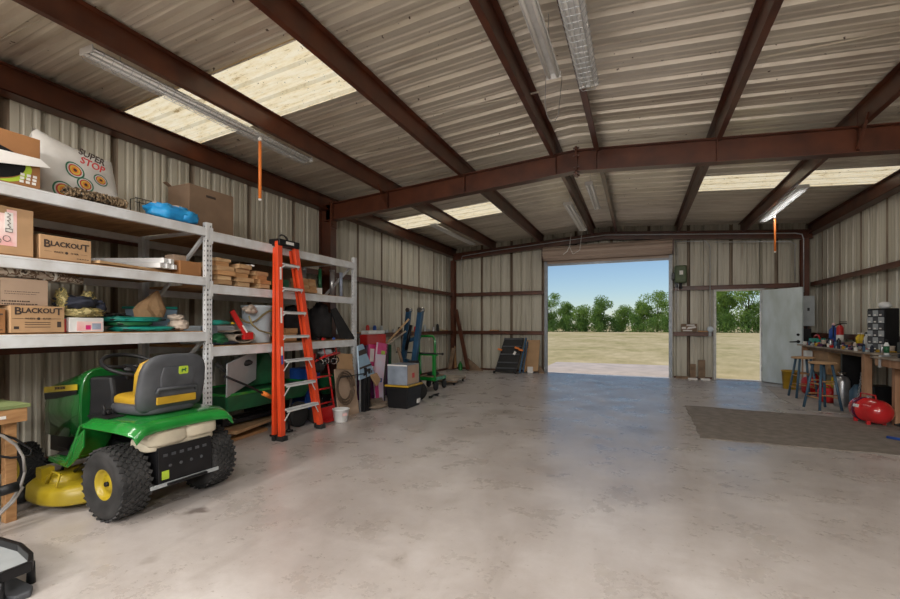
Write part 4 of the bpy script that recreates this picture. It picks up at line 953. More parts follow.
# ================================================================ LAWN TRACTOR  (local frame: X forward, Z up)
r = root('lawn_tractor', (-3.34, 2.25, 0), 'green and yellow riding mower parked nose-in under the shelving', 'riding mower', rz=PI-.03)
T4 = RM(r)
class LB(MB): pass
def tp_(name, mb, mt, par, **k): return part(name, mb, mt, par, local=True, **k)
def tyre(y, R_, w, hub, x=0, lugs=30, mesh_only=False, side=1):
    m = MB(); z = R_; prof = []
    for a, b in ((hub, -w*.40), (R_*.80, -w*.49), (R_*.93, -w*.46), (R_*.985, -w*.36), (R_, -w*.15), (R_, w*.15), (R_*.985, w*.36), (R_*.93, w*.46), (R_*.80, w*.49), (hub, w*.40)): prof.append((a-(.006 if a > R_*.9 else 0), b))
    m.lathe(prof, (x, y, z), (0, 1, 0), 44, caps=False)
    for k in range(lugs):
        for j in range(7):
            a = 2*PI*(k+.5*(j % 2))/lugs; yy = -w*.39+w*.78*j/6; rr = R_*(1 if abs(j-3) < 3 else .985)-.003
            c_ = Matrix.Translation((x, y, z)) @ Matrix.Rotation(a, 4, 'Y') @ Matrix.Translation((0, yy, rr)) @ Matrix.Rotation(.5 if j % 2 else -.5, 4, 'Z')
            m.box(-.012, .012, -w*.062, w*.062, -.006, .006, c_)
    return m
def rim(y, hub, w, x, R_, side):
    m = MB(); s_ = side
    m.lathe([(hub, -w*.4*s_), (hub*1.02, w*.40*s_), (hub*.93, w*.40*s_), (hub*.88, w*.30*s_), (hub*.55, w*.18*s_), (hub*.5, w*.26*s_), (hub*.2, w*.27*s_), (.001, w*.27*s_)], (x, y, R_), (0, 1, 0), 32, caps=False)
    return m
for s_ in (1, -1):
    y = .335*s_
    w = root  # noqa
    t = tp_('rear_tyre', tyre(y, .248, .215, .105), 'dusty_rubber', r)
    h = tp_('wheel_rim', rim(y, .108, .215, 0, .248, s_), 'tractor_yellow', t)
    m = MB(); m.cyl((0, y+.05*s_, .248), (0, y+.075*s_, .248), .016); tp_('hub_cap', m, 'black_plastic', t)
    y = .36*s_
    t = tp_('front_tyre', tyre(y, .19, .15, .09, 1.24, 26), 'black_rubber', r)
    tp_('wheel_rim', rim(y, .092, .15, 1.24, .19, s_), 'tractor_yellow', t)
# frame and transaxle
m = MB(); m.box(-.12, 1.35, -.14, .14, .26, .44); m.cyl((0, -.28, .258), (0, .28, .258), .035); m.box(-.1, .2, -.12, .12, .18, .34); m.cyl((1.24, -.33, .19), (1.24, .33, .19), .025); m.box(1.2, 1.28, -.05, .05, .18, .3)
tp_('chassis', m, 'black_metal', r)
m = MB(); m.box(-.245, -.225, -.205, .205, .21, .47); m.box(-.225, .0, -.205, -.195, .21, .47); m.box(-.225, 0, .195, .205, .21, .47); m.box(-.28, -.2, -.15, .15, .195, .212)
hp = tp_('rear_hitch_plate', m, 'black_metal', r, bevel=.004)
m = MB()
for k in range(6): m.box(-.249, -.244, -.16+k*.06, -.13+k*.06, .40, .42)
for k in range(4): m.cyl((-.249, -.12+k*.08, .33), (-.243, -.12+k*.08, .33), .012, n=8)
tp_('slot', m, 'grey_seat', hp)
m = MB(); m.box(-.2495, -.2455, .13, .18, .24, .30); tp_('sticker', m, 'lime', hp)
m = MB(); m.bar((-.25, -.26, .20), (-.25, .26, .205), .012, .025); tp_('tow_bar', m, 'grey_paint', r)
m = MB(); m.blob((-.14, .115, .535), (.11, .15, .065), .05, 2, 1, sq=.45); m.blob((-.14, -.13, .545), (.11, .14, .06), .05, 2, 3, sq=.45); m.blob((-.1, 0, .485), (.13, .27, .05), .03, 2, 4, sq=.4); tp_('fuel_tank', m, 'tan_plastic', r)
# fender deck + footrests: one pressed shell
def fz(x, y):
    ay = abs(y)
    base = .672-.012*(ay/.46)**2
    if x < -.16: base -= .45*(-.16-x)**1.5*1.5
    if x > .26:
        t = min(1, (x-.26)/.26); t = t*t*(3-2*t); base = base*(1-t)+.335*t if ay > .17 else base*(1-t)+.43*t
    if ay > .405: base -= (ay-.405)*.75*(1 if x < .3 else .35)
    return base
xs = [-.30, -.27, -.22, -.16, -.08, 0, .08, .16, .22, .26, .30, .34, .38, .42, .46, .50, .54, .62, .72, .80]
ys = [-.47, -.455, -.43, -.405, -.36, -.3, -.24, -.19, -.165, -.1, 0, .1, .165, .19, .24, .3, .36, .405, .43, .455, .47]
m = MB(); vs = []
for x in xs:
    for y in ys:
        yy = y*(1-.10*max(0, (x-.45)/.35)); yy *= 1-.9*max(0, (-.18-x))
        xx = x+.035*max(0, min(1, (.1-x)/.3))-.02*(1 if abs(y) > .3 and x < -.25 else 0)+(.05*(1-(y/.47)**2) if x == -.30 else 0)*0
        vs.append((xx, yy*.88, fz(x, y)-(.04 if x == -.30 else 0)))
ny = len(ys); m.add(vs, [(i*ny+j, (i+1)*ny+j, (i+1)*ny+j+1, i*ny+j+1) for i in range(len(xs)-1) for j in range(ny-1)], True)
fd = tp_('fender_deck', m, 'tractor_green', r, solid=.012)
for s_ in (-1, 1): m = MB(); m.box(.52, .78, min(.20*s_, .34*s_), max(.20*s_, .34*s_), .342, .352); tp_('foot_mat', m, 'black_rubber', fd, bevel=.004)
m = MB(); m.box(.18, .30, -.32, -.24, .672, .70); tp_('cup_holder', m, 'black_plastic', fd, bevel=.006)
m = MB(); m.box(.10, .36, .22, .34, .666, .68); m.cyl((.25, .27, .66), (.25, .27, .72), .03); m.tube([(.22, .29, .68), (.24, .30, .76)], .008); tp_('control_lever', m, 'black_plastic', fd)
# side skirts below the deck
for s_ in (-1, 1):
    m = MB(); m.prism([(.26, .41*s_, .60), (.40, .41*s_, .50), (.52, .405*s_, .345), (.80, .385*s_, .335), (.80, .385*s_, .30), (.5, .4*s_, .29), (.36, .405*s_, .38), (.27, .41*s_, .47)], (0, -.012*s_, 0)); tp_('side_skirt', m, 'tractor_green', r, bevel=.003)
# hood
def hsec(x, w, zb, zt, n=20):
    out = []
    for k in range(n+1):
        a = PI*k/n; cx = math.cos(a); sz = math.sin(a)
        out.append(Vector((x, w*math.copysign(abs(cx)**.42, cx), zb+(zt-zb)*abs(sz)**.40)))
    return out
S_ = [(.64, .245, .50, .99), (.68, .25, .47, 1.0), (.82, .248, .45, .96), (.98, .242, .44, .915), (1.14, .232, .43, .875), (1.26, .215, .43, .845), (1.315, .18, .45, .80), (1.33, .12, .5, .74)]
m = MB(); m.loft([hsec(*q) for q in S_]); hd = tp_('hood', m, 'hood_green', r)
for s_ in (-1, 1):
    m = MB(); m.prism([(.68, .2515*s_, .878), (1.27, .212*s_, .815), (1.275, .210*s_, .765), (.68, .2515*s_, .832)], (0, .006*s_, 0)); tp_('side_stripe', m, 'tractor_yellow', hd, bevel=.001)
    m = MB(); m.prism([(.69, .2525*s_, .829), (1.27, .212*s_, .763), (1.26, .213*s_, .71), (1.05, .232*s_, .735), (.69, .2525*s_, .80)], (0, .004*s_, 0)); tp_('side_vent', m, 'black_plastic', hd)
    m = MB(); ang = math.atan2(.065, .41)
    F = Matrix(((-1*s_, 0, 0, 0), (.0, 0, 1*s_, 0), (0, 1, 0, 0), (0, 0, 0, 1)))
    m.text('JOHN DEERE', .030, at((.96, .2425*s_, .829), F) @ Matrix.Rotation(.09*s_, 4, 'Z') @ Matrix.Rotation(-.07*s_, 4, 'Y'), .0012, sx=1.1); tp_('lettering', m, 'ink', hd)
m = MB(); m.box(1.322, 1.335, -.14, .14, .52, .66); 
for k in range(5): m.box(1.333, 1.342, -.14, .14, .53+k*.027, .54+k*.027)
tp_('grille', m, 'black_plastic', r)
m = MB(); m.blob((1.312, .13, .71), (.03, .05, .035), 0, 1, 0); m.blob((1.312, -.13, .71), (.03, .05, .035), 0, 1, 0); tp_('headlight', m, 'white_plastic', r)
m = MB(); m.box(.74, 1.2, -.16, .16, .3, .5); m.cyl((.95, -.17, .42), (.95, -.24, .42), .05); m.box(.75, 1.0, -.23, -.15, .42, .50); tp_('engine', m, 'black_metal', r, bevel=.01)
# dash tower, steering
m = MB(); m.loft([[Vector((x, y, z)) for x, y in ((.44, -.13), (.62, -.225), (.62, .225), (.44, .13))] for z in (.42,)]+[[Vector((x+.03, y, .80)) for x, y in ((.42, -.12), (.60, -.2), (.60, .2), (.42, .12))]]+[[Vector((x+.04, y, .93)) for x, y in ((.44, -.12), (.60, -.2), (.60, .2), (.44, .12))]], smooth=False); tp_('dash_tower', m, 'black_plastic', r, bevel=.02)
m = MB(); m.blob((.58, -.18, .965), (.03, .035, .05), 0); m.box(.5, .6, -.2, -.17, .93, .955); tp_('throttle_knob', m, 'orange_tag', r)
m = MB(); sc = Vector((.44, 0, 1.02)); ux = Vector((1, 0, .42)).normalized(); uy = Vector((0, 1, 0)); m.tube([sc+ux*.19*math.cos(2*PI*k/36)+uy*.19*math.sin(2*PI*k/36) for k in range(36)], .0155, 10, closed=True); sw = tp_('steering_wheel', m, 'black_plastic', r)
m = MB(); nn = Vector((-.42, 0, 1)).normalized()
for a in (PI*.5, PI*1.5, PI): m.tube([sc-nn*.03, sc+(ux*math.cos(a)+uy*math.sin(a))*.11-nn*.015, sc+(ux*math.cos(a)+uy*math.sin(a))*.185], [.02, .015, .012], 8)
m.lathe([(.001, 0), (.055, 0), (.06, .02), (.03, .035), (.001, .035)], sc-nn*.045, nn, 20, caps=False); m.cyl(sc-nn*.03, sc-nn*.22, .02); tp_('wheel_spokes', m, 'black_plastic', sw)
# seat
m = MB(); m.blob((.14, 0, .715), (.25, .225, .045), .0, 2, 1, sq=.5); st = tp_('seat_pan', m, 'grey_seat', r)
m = MB(); m.blob((.20, 0, .762), (.21, .185, .055), .02, 2, 1, sq=.5); tp_('seat_cushion', m, 'mustard', st)
def bsec(z, w, x, d, n=28):
    return [Vector((x+d*math.copysign(abs(math.sin(2*PI*k/n))**.7, math.sin(2*PI*k/n)), w*math.copysign(abs(math.cos(2*PI*k/n))**.62, math.cos(2*PI*k/n)), z)) for k in range(n)]
m = MB(); m.loft([bsec(.70, .20, -.045, .04), bsec(.73, .235, -.05, .06), bsec(.80, .25, -.065, .062), bsec(.90, .252, -.085, .058), bsec(1.0, .245, -.105, .052), bsec(1.06, .225, -.118, .045), bsec(1.10, .185, -.126, .036), bsec(1.12, .13, -.13, .022), bsec(1.125, .05, -.131, .008)]); bk = tp_('seat_back', m, 'grey_seat', r)
m = MB(); m.loft([bsec(.76, .18, .02, .04), bsec(.85, .225, .005, .045), bsec(.98, .232, -.025, .045), bsec(1.06, .21, -.05, .04), bsec(1.10, .14, -.07, .02)]); tp_('back_cushion', m, 'mustard', bk)
# rear shell details: recessed panel, handle bar, yellow slot and the emblem
m = MB(); m.loft([bsec(.86, .12, -.138, .012, 20), bsec(.95, .135, -.152, .012, 20), bsec(1.03, .115, -.160, .010, 20)]); tp_('rear_panel', m, 'grey_seat', bk, bevel=.002)
m = MB(); m.bar((-.137, -.15, .785), (-.137, .15, .785), .012, .055, (0, 0, 1)); tp_('slot', m, 'mustard', bk, bevel=.004)
m = MB(); m.tube([(-.142, -.15, .84), (-.150, -.145, .87), (-.152, 0, .872), (-.150, .145, .87), (-.142, .15, .84)], .013, 8); tp_('grab_bar', m, 'grey_seat', bk)
eb = Vector((-.172, -.03, 1.0))
m = MB(); m.prism([eb+Vector((0, a, b)) for a, b in ((-.030, -.028), (.030, -.028), (.036, -.018), (.036, .022), (.03, .03), (-.03, .03), (-.036, .022), (-.036, -.018))], (.018, 0, 0)); tp_('emblem', m, 'lime', bk)
m = MB(); dp = [(-.022, -.004), (-.012, .010), (-.004, .008), (.008, .008), (.013, .018), (.018, .012), (.024, .012), (.017, .004), (.014, -.003), (.020, -.014), (.014, -.014), (.008, -.004), (-.006, -.003), (-.012, -.015), (-.018, -.015), (-.014, -.002)]
m.prism([eb+Vector((-.0005, -a, b)) for a, b in dp], (-.0015, 0, 0)); tp_('emblem_deer', m, 'dark_green', bk)
m = MB(); m.box(.0, .24, -.17, .17, .672, .70); m.tube([(-.02, -.1, .68), (-.06, -.1, .74)], .015); m.tube([(-.02, .1, .68), (-.06, .1, .74)], .015); tp_('seat_bracket', m, 'black_metal', r)
# mower deck
dk = []
for z, k in ((.06, 1.0), (.075, 1.01), (.15, 1.0), (.175, .95), (.185, .86)):
    dk.append([Vector((.62+.36*k*math.copysign(abs(math.cos(2*PI*q/40))**.75, math.cos(2*PI*q/40)), .03+.515*k*math.copysign(abs(math.sin(2*PI*q/40))**.6, math.sin(2*PI*q/40)), z)) for q in range(40)])
m = MB(); m.loft(dk); md = tp_('mower_deck', m, 'tractor_yellow', r)
for y in (-.3, .36): m = MB(); m.lathe([(.11, .183), (.105, .22), (.05, .235), (.001, .235)], (.62, y, 0), n=24, caps=False); tp_('pulley_cover', m, 'tractor_yellow', md)
m = MB(); m.tube([(.42, .50, .19), (.44, .47, .27), (.56, .46, .275), (.6, .48, .19)], .009, 8); tp_('lift_handle', m, 'tractor_yellow', md); m = MB(); m.box(.72, .80, .38, .46, .18, .27); tp_('deck_bracket', m, 'tractor_yellow', md)
m = MB()
for x, y in ((.92, .50), (.92, -.45), (.34, -.45)):
    if 1: m = MB(); m.cyl((x, y-.02, .045), (x, y+.03, .045), .045); tp_('gauge_wheel', m, 'black_rubber', md)
m = MB(); m.cyl((.60, .12, .2), (.60, .12, .42), .03); tp_('drive_shaft', m, 'black_metal', r)
for a_, b_ in (((.35, .3, .35), (.55, .33, .24)), ((.9, .2, .36), (.8, .3, .2))): m = MB(); m.tube([a_, b_], .012); tp_('deck_linkage', m, 'black_metal', r)
# ================================================================ LEFT FOREGROUND
r = root('workbench', (-4.2, 1.2, 0), 'green-topped wooden bench cut off by the left edge of the photo', 'workbench')
m = MB(); m.box(-4.62, -3.86, .72, 1.66, .775, .80); part('bench_top', m, 'bench_green', r, .003)
m = MB(); m.box(-3.905, -3.87, .74, 1.645, .68, .774); m.box(-4.6, -4.565, .74, 1.645, .68, .774); m.box(-4.56, -3.91, 1.61, 1.645, .68, .774); part('apron_board', m, 'pine', r, .003)
for x, y in ((-3.95, 1.58), (-4.55, 1.58), (-3.95, .80), (-4.55, .80)):
    m = MB(); m.box(x-.03, x+.03, y-.03, y+.03, 0, .68); part('leg', m, 'pine', r, .003)
m = MB(); m.box(-3.868, -3.862, 1.50, 1.53, .715, .735); part('bolt_head', m, 'paper', r)
m = MB(); m.box(-4.5, -4.0, .85, 1.5, .2, .22); m.box(-4.5, -4.0, .84, .86, .12, .3); part('lower_shelf', m, 'old_wood', r)
def coil(cx, cy, cz, rr, n, tr, seed, tilt=.2, ax=(0, 1, 0), sq=1.0):
    R = random.Random(seed); pts = []
    for k in range(n*20):
        a = 2*PI*k/20; q = rr*(1+.06*math.sin(k*.33)+R.uniform(-.006, .006))
        pts.append((cx+tilt*math.sin(a)*q*.25+.012*math.sin(k*.21), cy+math.cos(a)*q*sq, cz+math.sin(a)*q))
    m = MB(); m.tube(pts, tr, 7); return m
m = coil(-3.74, 1.265, .37, .31, 2, .0085, 3); m.tube([(-3.72, 1.265, .68), (-3.78, 1.265, .74), (-3.86, 1.265, .76)], .0085, 7)
single('cable_coil', m, 'cable_grey', 'large loose loop of grey cable hanging on the front of the green-topped bench', 'cable')
m = coil(-3.80, 1.24, .44, .20, 4, .009, 5); single('cable_coil', m, 'cable_grey', 'tight inner coil of grey cable on the green-topped bench', 'cable')
m = MB(); m.tube([(-3.83, 1.30, .70), (-3.8, 1.42, .67), (-3.78, 1.54, .59), (-3.76, 1.62, .50), (-3.76, 1.61, .46), (-3.78, 1.52, .47), (-3.8, 1.35, .55)], .008, 7); single('cable_loop', m, 'black_plastic', 'black cable loop drooping past the post of the green-topped bench', 'cable')
r = root('battery_clamp', (-3.72, 1.5, .38), 'silver and black clamp hanging in front of the green-topped bench post', 'clamp')
m = MB(); m.cyl((-3.72, 1.20, .30), (-3.70, 1.43, .29), .028, .022); part('barrel', m, 'chrome', r)
m = MB(); m.cyl((-3.70, 1.43, .29), (-3.695, 1.52, .295), .032); part('end_cap', m, 'black_plastic', r)
# floor trolley at the bottom left corner
r = root('floor_jack', (-3.15, 1.25, 0), 'black steel floor jack tray poking in at the bottom left corner', 'jack')
q = [P(-25, 541, z=.13), P(-4, 541, z=.13), P(20, 548, z=.13), P(31, 558, z=.13), P(30, 566, z=.13), P(0, 578, z=.13), P(-25, 588, z=.13)]
m = MB()
for a, b in zip(q[:-1], q[1:]): m.bar(a, b, .022, .05)
part('frame', m, 'black_metal', r, .004)
m = MB(); m.prism([v+Vector((0, 0, -.02)) for v in q], (0, 0, .006)); part('tray', m, 'grey_paint', r)
for k in (1, 3, 5): m = MB(); m.cyl((q[k].x, q[k].y, .0), (q[k].x, q[k].y, .11), .02, .016, n=12); part('caster_stem', m, 'black_metal', r)
m = MB(); pp = [P(-8, 586, z=.03), P(16, 577, z=.03), P(33, 585, z=.03), P(31, 591, z=.03), P(15, 597, z=.03), P(4, 596, z=.03)]
m.prism([Vector((v.x, v.y, 0)) for v in pp], (0, 0, .03)); m2 = part('foot_plate', m, 'grey_seat', r, .006)
# ================================================================ BELOW THE RIGHT BAY
def G(px, py): return P(px, py, z=0)
for i, (x, y, l, w, rz, mt, lb, z) in enumerate(((-4.42, 4.05, .95, .28, .25, 'carton', 'brown cardboard sheet lying on the boards beneath the right shelving bay', .10), (-4.35, 3.72, 1.0, .16, .10, 'pine', 'orange-brown plank lying on the floor nearest the mower tyre', .0), (-4.55, 4.05, 1.1, .2, .35, 'old_wood', 'weathered board lying under the cardboard sheet behind the mower', .05))):
    m = MB(); m.cbox((x, y, z+.02), (w, l, .035), (0, 0, rz)); single('floor_board', m, mt, lb, 'board')
r = root('dump_cart', (-4.5, 4.1, .14), 'green lawn cart with a grey slanted sheet on it beneath the shelving', 'cart')
m = MB(); m.loft([[Vector((-4.50+a*(.30+.07*j), 4.15+b*(.62+.07*j), .36+.20*j)) for a, b in ((-1, -1), (1, -1), (1, 1), (-1, 1))] for j in (0, 1)], smooth=False); part('tray', m, 'dark_green', r, .02)
m = MB()
for a in (-1, 1): m.bar((-4.5+.37*a, 3.46, .565), (-4.5+.37*a, 4.84, .565), .03, .03)
m.bar((-4.87, 3.46, .565), (-4.13, 3.46, .565), .03, .03); m.bar((-4.87, 4.84, .565), (-4.13, 4.84, .565), .03, .03); part('rim', m, 'tractor_green', r, .006)
m = MB(); m.prism([(-4.62, 4.02, .58), (-4.62, 4.62, .58), (-4.62, 4.33, .98), (-4.62, 4.25, .98)], (.22, 0, 0)); part('chute', m, 'dark_green', r, .02)
m = MB(); m.cyl((-4.5, 4.29, .98), (-4.5, 4.29, 1.06), .05); m.tube([(-4.42, 4.05, 1.03), (-4.45, 4.5, 1.03)], .012); part('crank', m, 'tractor_green', r)
for a in (-1, 1):
    m = MB(); m.lathe([(.05, -.04), (.14, -.045), (.165, -.03), (.165, .03), (.14, .045), (.05, .04)], (-4.5+.38*a, 4.55, .165), (1, 0, 0), 28); w_ = part('wheel', m, 'black_rubber', r)
    m = MB(); m.lathe([(.001, -.035), (.052, -.035), (.052, .035), (.001, .035)], (-4.5+.38*a, 4.55, .165), (1, 0, 0), 20); part('wheel_rim', m, 'tractor_green', w_)
m = MB(); m.bar((-4.4, 3.6, .2), (-4.4, 4.7, .2), .05, .05); m.bar((-4.6, 3.6, .2), (-4.6, 4.7, .2), .05, .05); m.box(-4.64, -4.36, 3.6, 3.66, .17, .36); m.box(-4.88, -4.12, 4.53, 4.57, .15, .19); m.box(-4.6, -4.4, 4.4, 4.7, .2, .36); part('axle_frame', m, 'black_metal', r)
m = MB(); m.tube([(-4.02, 3.34, .80), (-4.02, 3.60, .68), (-4.03, 3.95, .50), (-4.05, 4.02, .46)], .013, 8); hb = part('handle', m, 'black_plastic', r)
m = MB(); m.tube([(-4.02, 3.86, .545), (-4.03, 3.99, .48)], .026, 10); part('grip', m, 'orange_tag', hb)
m = MB(); m.bar((-4.06, 3.40, .74), (-4.30, 4.02, .86), .012, .38, (.35, -.6, .8)); single('metal_sheet', m, 'grey_paint', 'grey metal sheet tilted on top of the green lawn cart', 'metal sheet')
m = MB(); m.tube([(-4.06, 3.28, .93), (-4.1, 3.42, .84), (-4.16, 3.6, .80), (-4.2, 3.75, .88)], .02, 8); m.blob((-4.2, 3.78, .90), (.05, .08, .035), .2, 3, 3); single('handle_grip', m, 'black_rubber', 'black curved handle lying on the grey metal sheet', 'handle')
for i, y in enumerate((4.05, 4.24)):
    m = MB(); m.tube([(-3.99, y, .012), (-4.0, y+.02, .26), (-4.0, y+.05, .42)], .016, 8); m.tube([(-4.05, y-.06, .02), (-3.98, y+.06, .02)], .014, 8); m.blob((-3.99, y, .03), (.03, .03, .025), 0)
    single('stand_leg', m, 'black_metal', ('left' if i == 0 else 'right')+' black tubular stand below the lawn cart, just left of the ladder', 'stand')
# seen through and right of the ladder
r = root('seed_spreader', (-4.35, 5.42, 0), 'dark green hopper of a push spreader behind the flattened carton', 'spreader')
m = MB(); m.lathe([(.001, 0), (.08, 0), (.2, .26), (.21, .28), (.19, .28), (.07, .02)], (-4.36, 5.42, .30), n=24, caps=False); part('hopper', m, 'dark_green', r)
for a in (-1, 1):
    m = MB(); m.lathe([(.04, -.03), (.12, -.035), (.135, 0), (.12, .035), (.04, .03)], (-4.36+.2*a, 5.42, .135), (1, 0, 0), 24); part('wheel', m, 'black_rubber', r)
m = MB(); m.cyl((-4.56, 5.42, .135), (-4.16, 5.42, .135), .01); m.box(-4.4, -4.32, 5.38, 5.46, .13, .31); part('axle', m, 'black_metal', r)
r = root('hand_truck', (-4.05, 4.9, 0), 'red tubular hand truck standing behind the ladder', 'hand truck')
m = MB()
for y in (4.84, 5.14): m.tube([(-4.0, y, .15), (-4.06, y+.0, .5), (-4.10, y-.06 if y > 4.9 else y, .95)], .014, 8)
for z in (.25, .45, .62): m.tube([(-4.01-.05*z, 4.84, z), (-4.01-.05*z, 5.14, z)], .012, 8)
part('frame', m, 'red', r)
m = MB(); m.box(-3.99, -3.86, 4.82, 5.16, .02, .028); m.box(-3.995, -3.985, 4.84, 5.14, .02, .2); part('toe_plate', m, 'red', r)
for y in (4.78, 5.20):
    m = MB(); m.lathe([(.03, -.03), (.10, -.035), (.115, 0), (.10, .035), (.03, .03)], (-4.05, y, .115), (0, 1, 0), 24); part('wheel', m, 'black_rubber', r)
m = MB(); m.box(-4.6, -4.3, 4.90, 5.20, .55, .72); m.box(-4.58, -4.56, 4.92, 5.18, 0, .55); m.box(-4.34, -4.32, 4.92, 5.18, .0, .55)
single('blue_crate', m, 'blue', 'blue plastic crate on a stand behind the ladder steps', 'crate', bevel=.006)
r = root('clamp_rack', (-4.0, 5.02, .88), 'red hanging rack holding ratchet straps and silver hooks beneath the shelf', 'rack')
m = MB(); m.tube([(-4.03, 4.74, .84), (-3.99, 4.9, .90), (-3.98, 5.0, .915), (-4.0, 5.26, .935)], .016, 8); m.tube([(-3.99, 4.9, .90), (-4.08, 5.05, .93), (-4.1, 5.2, .93), (-4.0, 5.26, .935)], .012, 8); m.tube([(-4.0, 5.2, .932), (-4.02, 5.2, 1.01)], .006); m.tube([(-4.0, 4.95, .912), (-4.03, 4.95, 1.01)], .006); part('frame', m, 'red', r)
R = random.Random(8)
for k in range(7):
    y = 4.78+k*.07; m = MB(); m.tube(arc((-3.99+R.uniform(-.02, .02), y, .84+R.uniform(-.02, .01)), .04, 0, 2*PI, 12, (R.uniform(.3, .9), R.uniform(.3, 1), 0), (0, 0, 1)), .008, 6); m.tube([(-3.99, y, .88), (-3.99, y, .92-.004*k)], .005, 5); part('hook', m, 'chrome' if k % 2 else 'black_metal', r)
m = MB(); m.blob((-4.02, 4.84, .77), (.06, .10, .07), .3, 3, 5); single('strap_bundle', m, 'dark_cloth', 'bundle of black straps dangling from the red hanging rack', 'straps')
m = MB(); m.blob((-4.12, 5.1, .945), (.08, .13, .05), .25, 3, 8); single('plastic_wrap', m, 'clear_tube', 'crumpled clear plastic lying on the red hanging rack', 'plastic')
def slab(name, pts, th, mt, label, cat, bevel=.003, vec=(0, 1, 0)):
    m = MB(); m.prism(pts, Vector(vec).normalized()*th); return single(name, m, mt, label, cat, bevel=bevel)
ya, yb_ = 5.16, 5.63
slab('cardboard_sheet', [(-3.93, ya, 0), (-3.91, yb_, 0), (-4.00, yb_-.02, .70), (-4.02, ya+.02, .70)], .02, 'carton_grey', 'big flattened tan carton standing against the shelving foot', 'cardboard', vec=(-1, 0, 0))
slab('cardboard_sheet', [(-3.985, 5.2, .705), (-3.975, 5.56, .66), (-4.0, 5.58, .9), (-4.01, 5.22, .93)], .012, 'carton', 'dark torn piece of cardboard above the big flattened carton', 'cardboard', vec=(-1, 0, 0))
m = MB(); R = random.Random(5); pts = []
for k in range(60):
    a = 2*PI*k/20; rr = .225-.03*(k//20); pts.append((-3.86-.02*(k//20)*.5-.04*math.sin(a)*.5, 5.22+math.cos(a)*rr*.92, .44+math.sin(a)*rr*1.05))
m.tube(pts, .013, 7); single('hose_coil', m, 'hose_brown', 'coil of brown hose hanging in front of the big flattened carton', 'hose')
m = MB(); m.bar((-3.86, 5.10, .60), (-3.86, 5.72, .595), .014, .014); single('thin_rod', m, 'black_metal', 'thin dark rod across the top of the flattened carton', 'rod')
r = root('small_bucket', (-3.93, 5.12, 0), 'small dirty white pail on the floor right of the ladder', 'bucket')
m = MB(); m.lathe([(.001, 0), (.085, 0), (.09, .005), (.112, .165), (.12, .168), (.12, .18), (.105, .18), (.085, .012), (.001, .01)], (-3.80, 5.03, 0), n=28, caps=False); part('pail', m, 'white_plastic', r)
m = MB(); m.cbox((-3.7, 4.985, .11), (.004, .07, .04), (0, .12, -.35)); part('sticker', m, 'pink_print', r)
for k, (x, y, h) in enumerate(((-3.90, 5.74, .68), (-3.90, 5.84, .66))):
    m = MB(); m.box(x-.04, x+.035, y-.035, y+.035, 0, h); single('dark_post', m, 'black_plastic', ('left' if k == 0 else 'right')+' upright black post standing by the white and blue printed panel', 'post', bevel=.006)
m = MB(); m.bar((-3.93, 5.68, 0), (-3.93, 5.68, .70), .02, .02, (1, 0, 0)); single('metal_trim', m, 'galv', 'thin pale edge strip standing between the flattened carton and the black posts', 'strip')
r = root('printed_board', (-3.98, 5.95, .58), 'white and blue printed kite-shaped panel leaning over the black posts', 'panel')
a, b, c_, d = P(358, 346, x=-3.93), P(363, 344, x=-3.93), P(375, 374, x=-3.86), P(360, 380, x=-3.86)
m = MB(); m.prism([a, b, c_, d], (-.02, -.01, 0)); part('board', m, 'bin_blue', r)
m = MB(); o_ = Vector((.004, .002, 0)); m.prism([d+(a-d)*.3+o_, c_+(b-c_)*.3+o_, c_+(b-c_)*.36+o_, d+(a-d)*.36+o_], (-.001, 0, 0)); m.prism([a*.85+d*.15+o_, b*.85+c_*.15+o_, b*.7+c_*.3+o_, a*.7+d*.3+o_], (-.001, 0, 0)); part('printed_stripe', m, 'ink', r)
m = MB()
for t_, u_ in ((.25, .12), (.5, .2), (.75, .12), (.4, .05)): q_ = d.lerp(c_, t_)+(a-d)*u_+Vector((.006, .003, 0)); m.cbox(q_, (.004, .03, .045), (0, 0, 0))
part('printed_marks', m, 'ink', r)
m = MB(); m.prism([P(371, 375, x=-3.84), P(377, 373, x=-3.84), P(381, 380, x=-3.84), P(377, 386, x=-3.84)], (-.03, 0, 0)); single('carton_corner', m, 'carton', 'torn brown carton corner in front of the pink boards', 'cardboard')
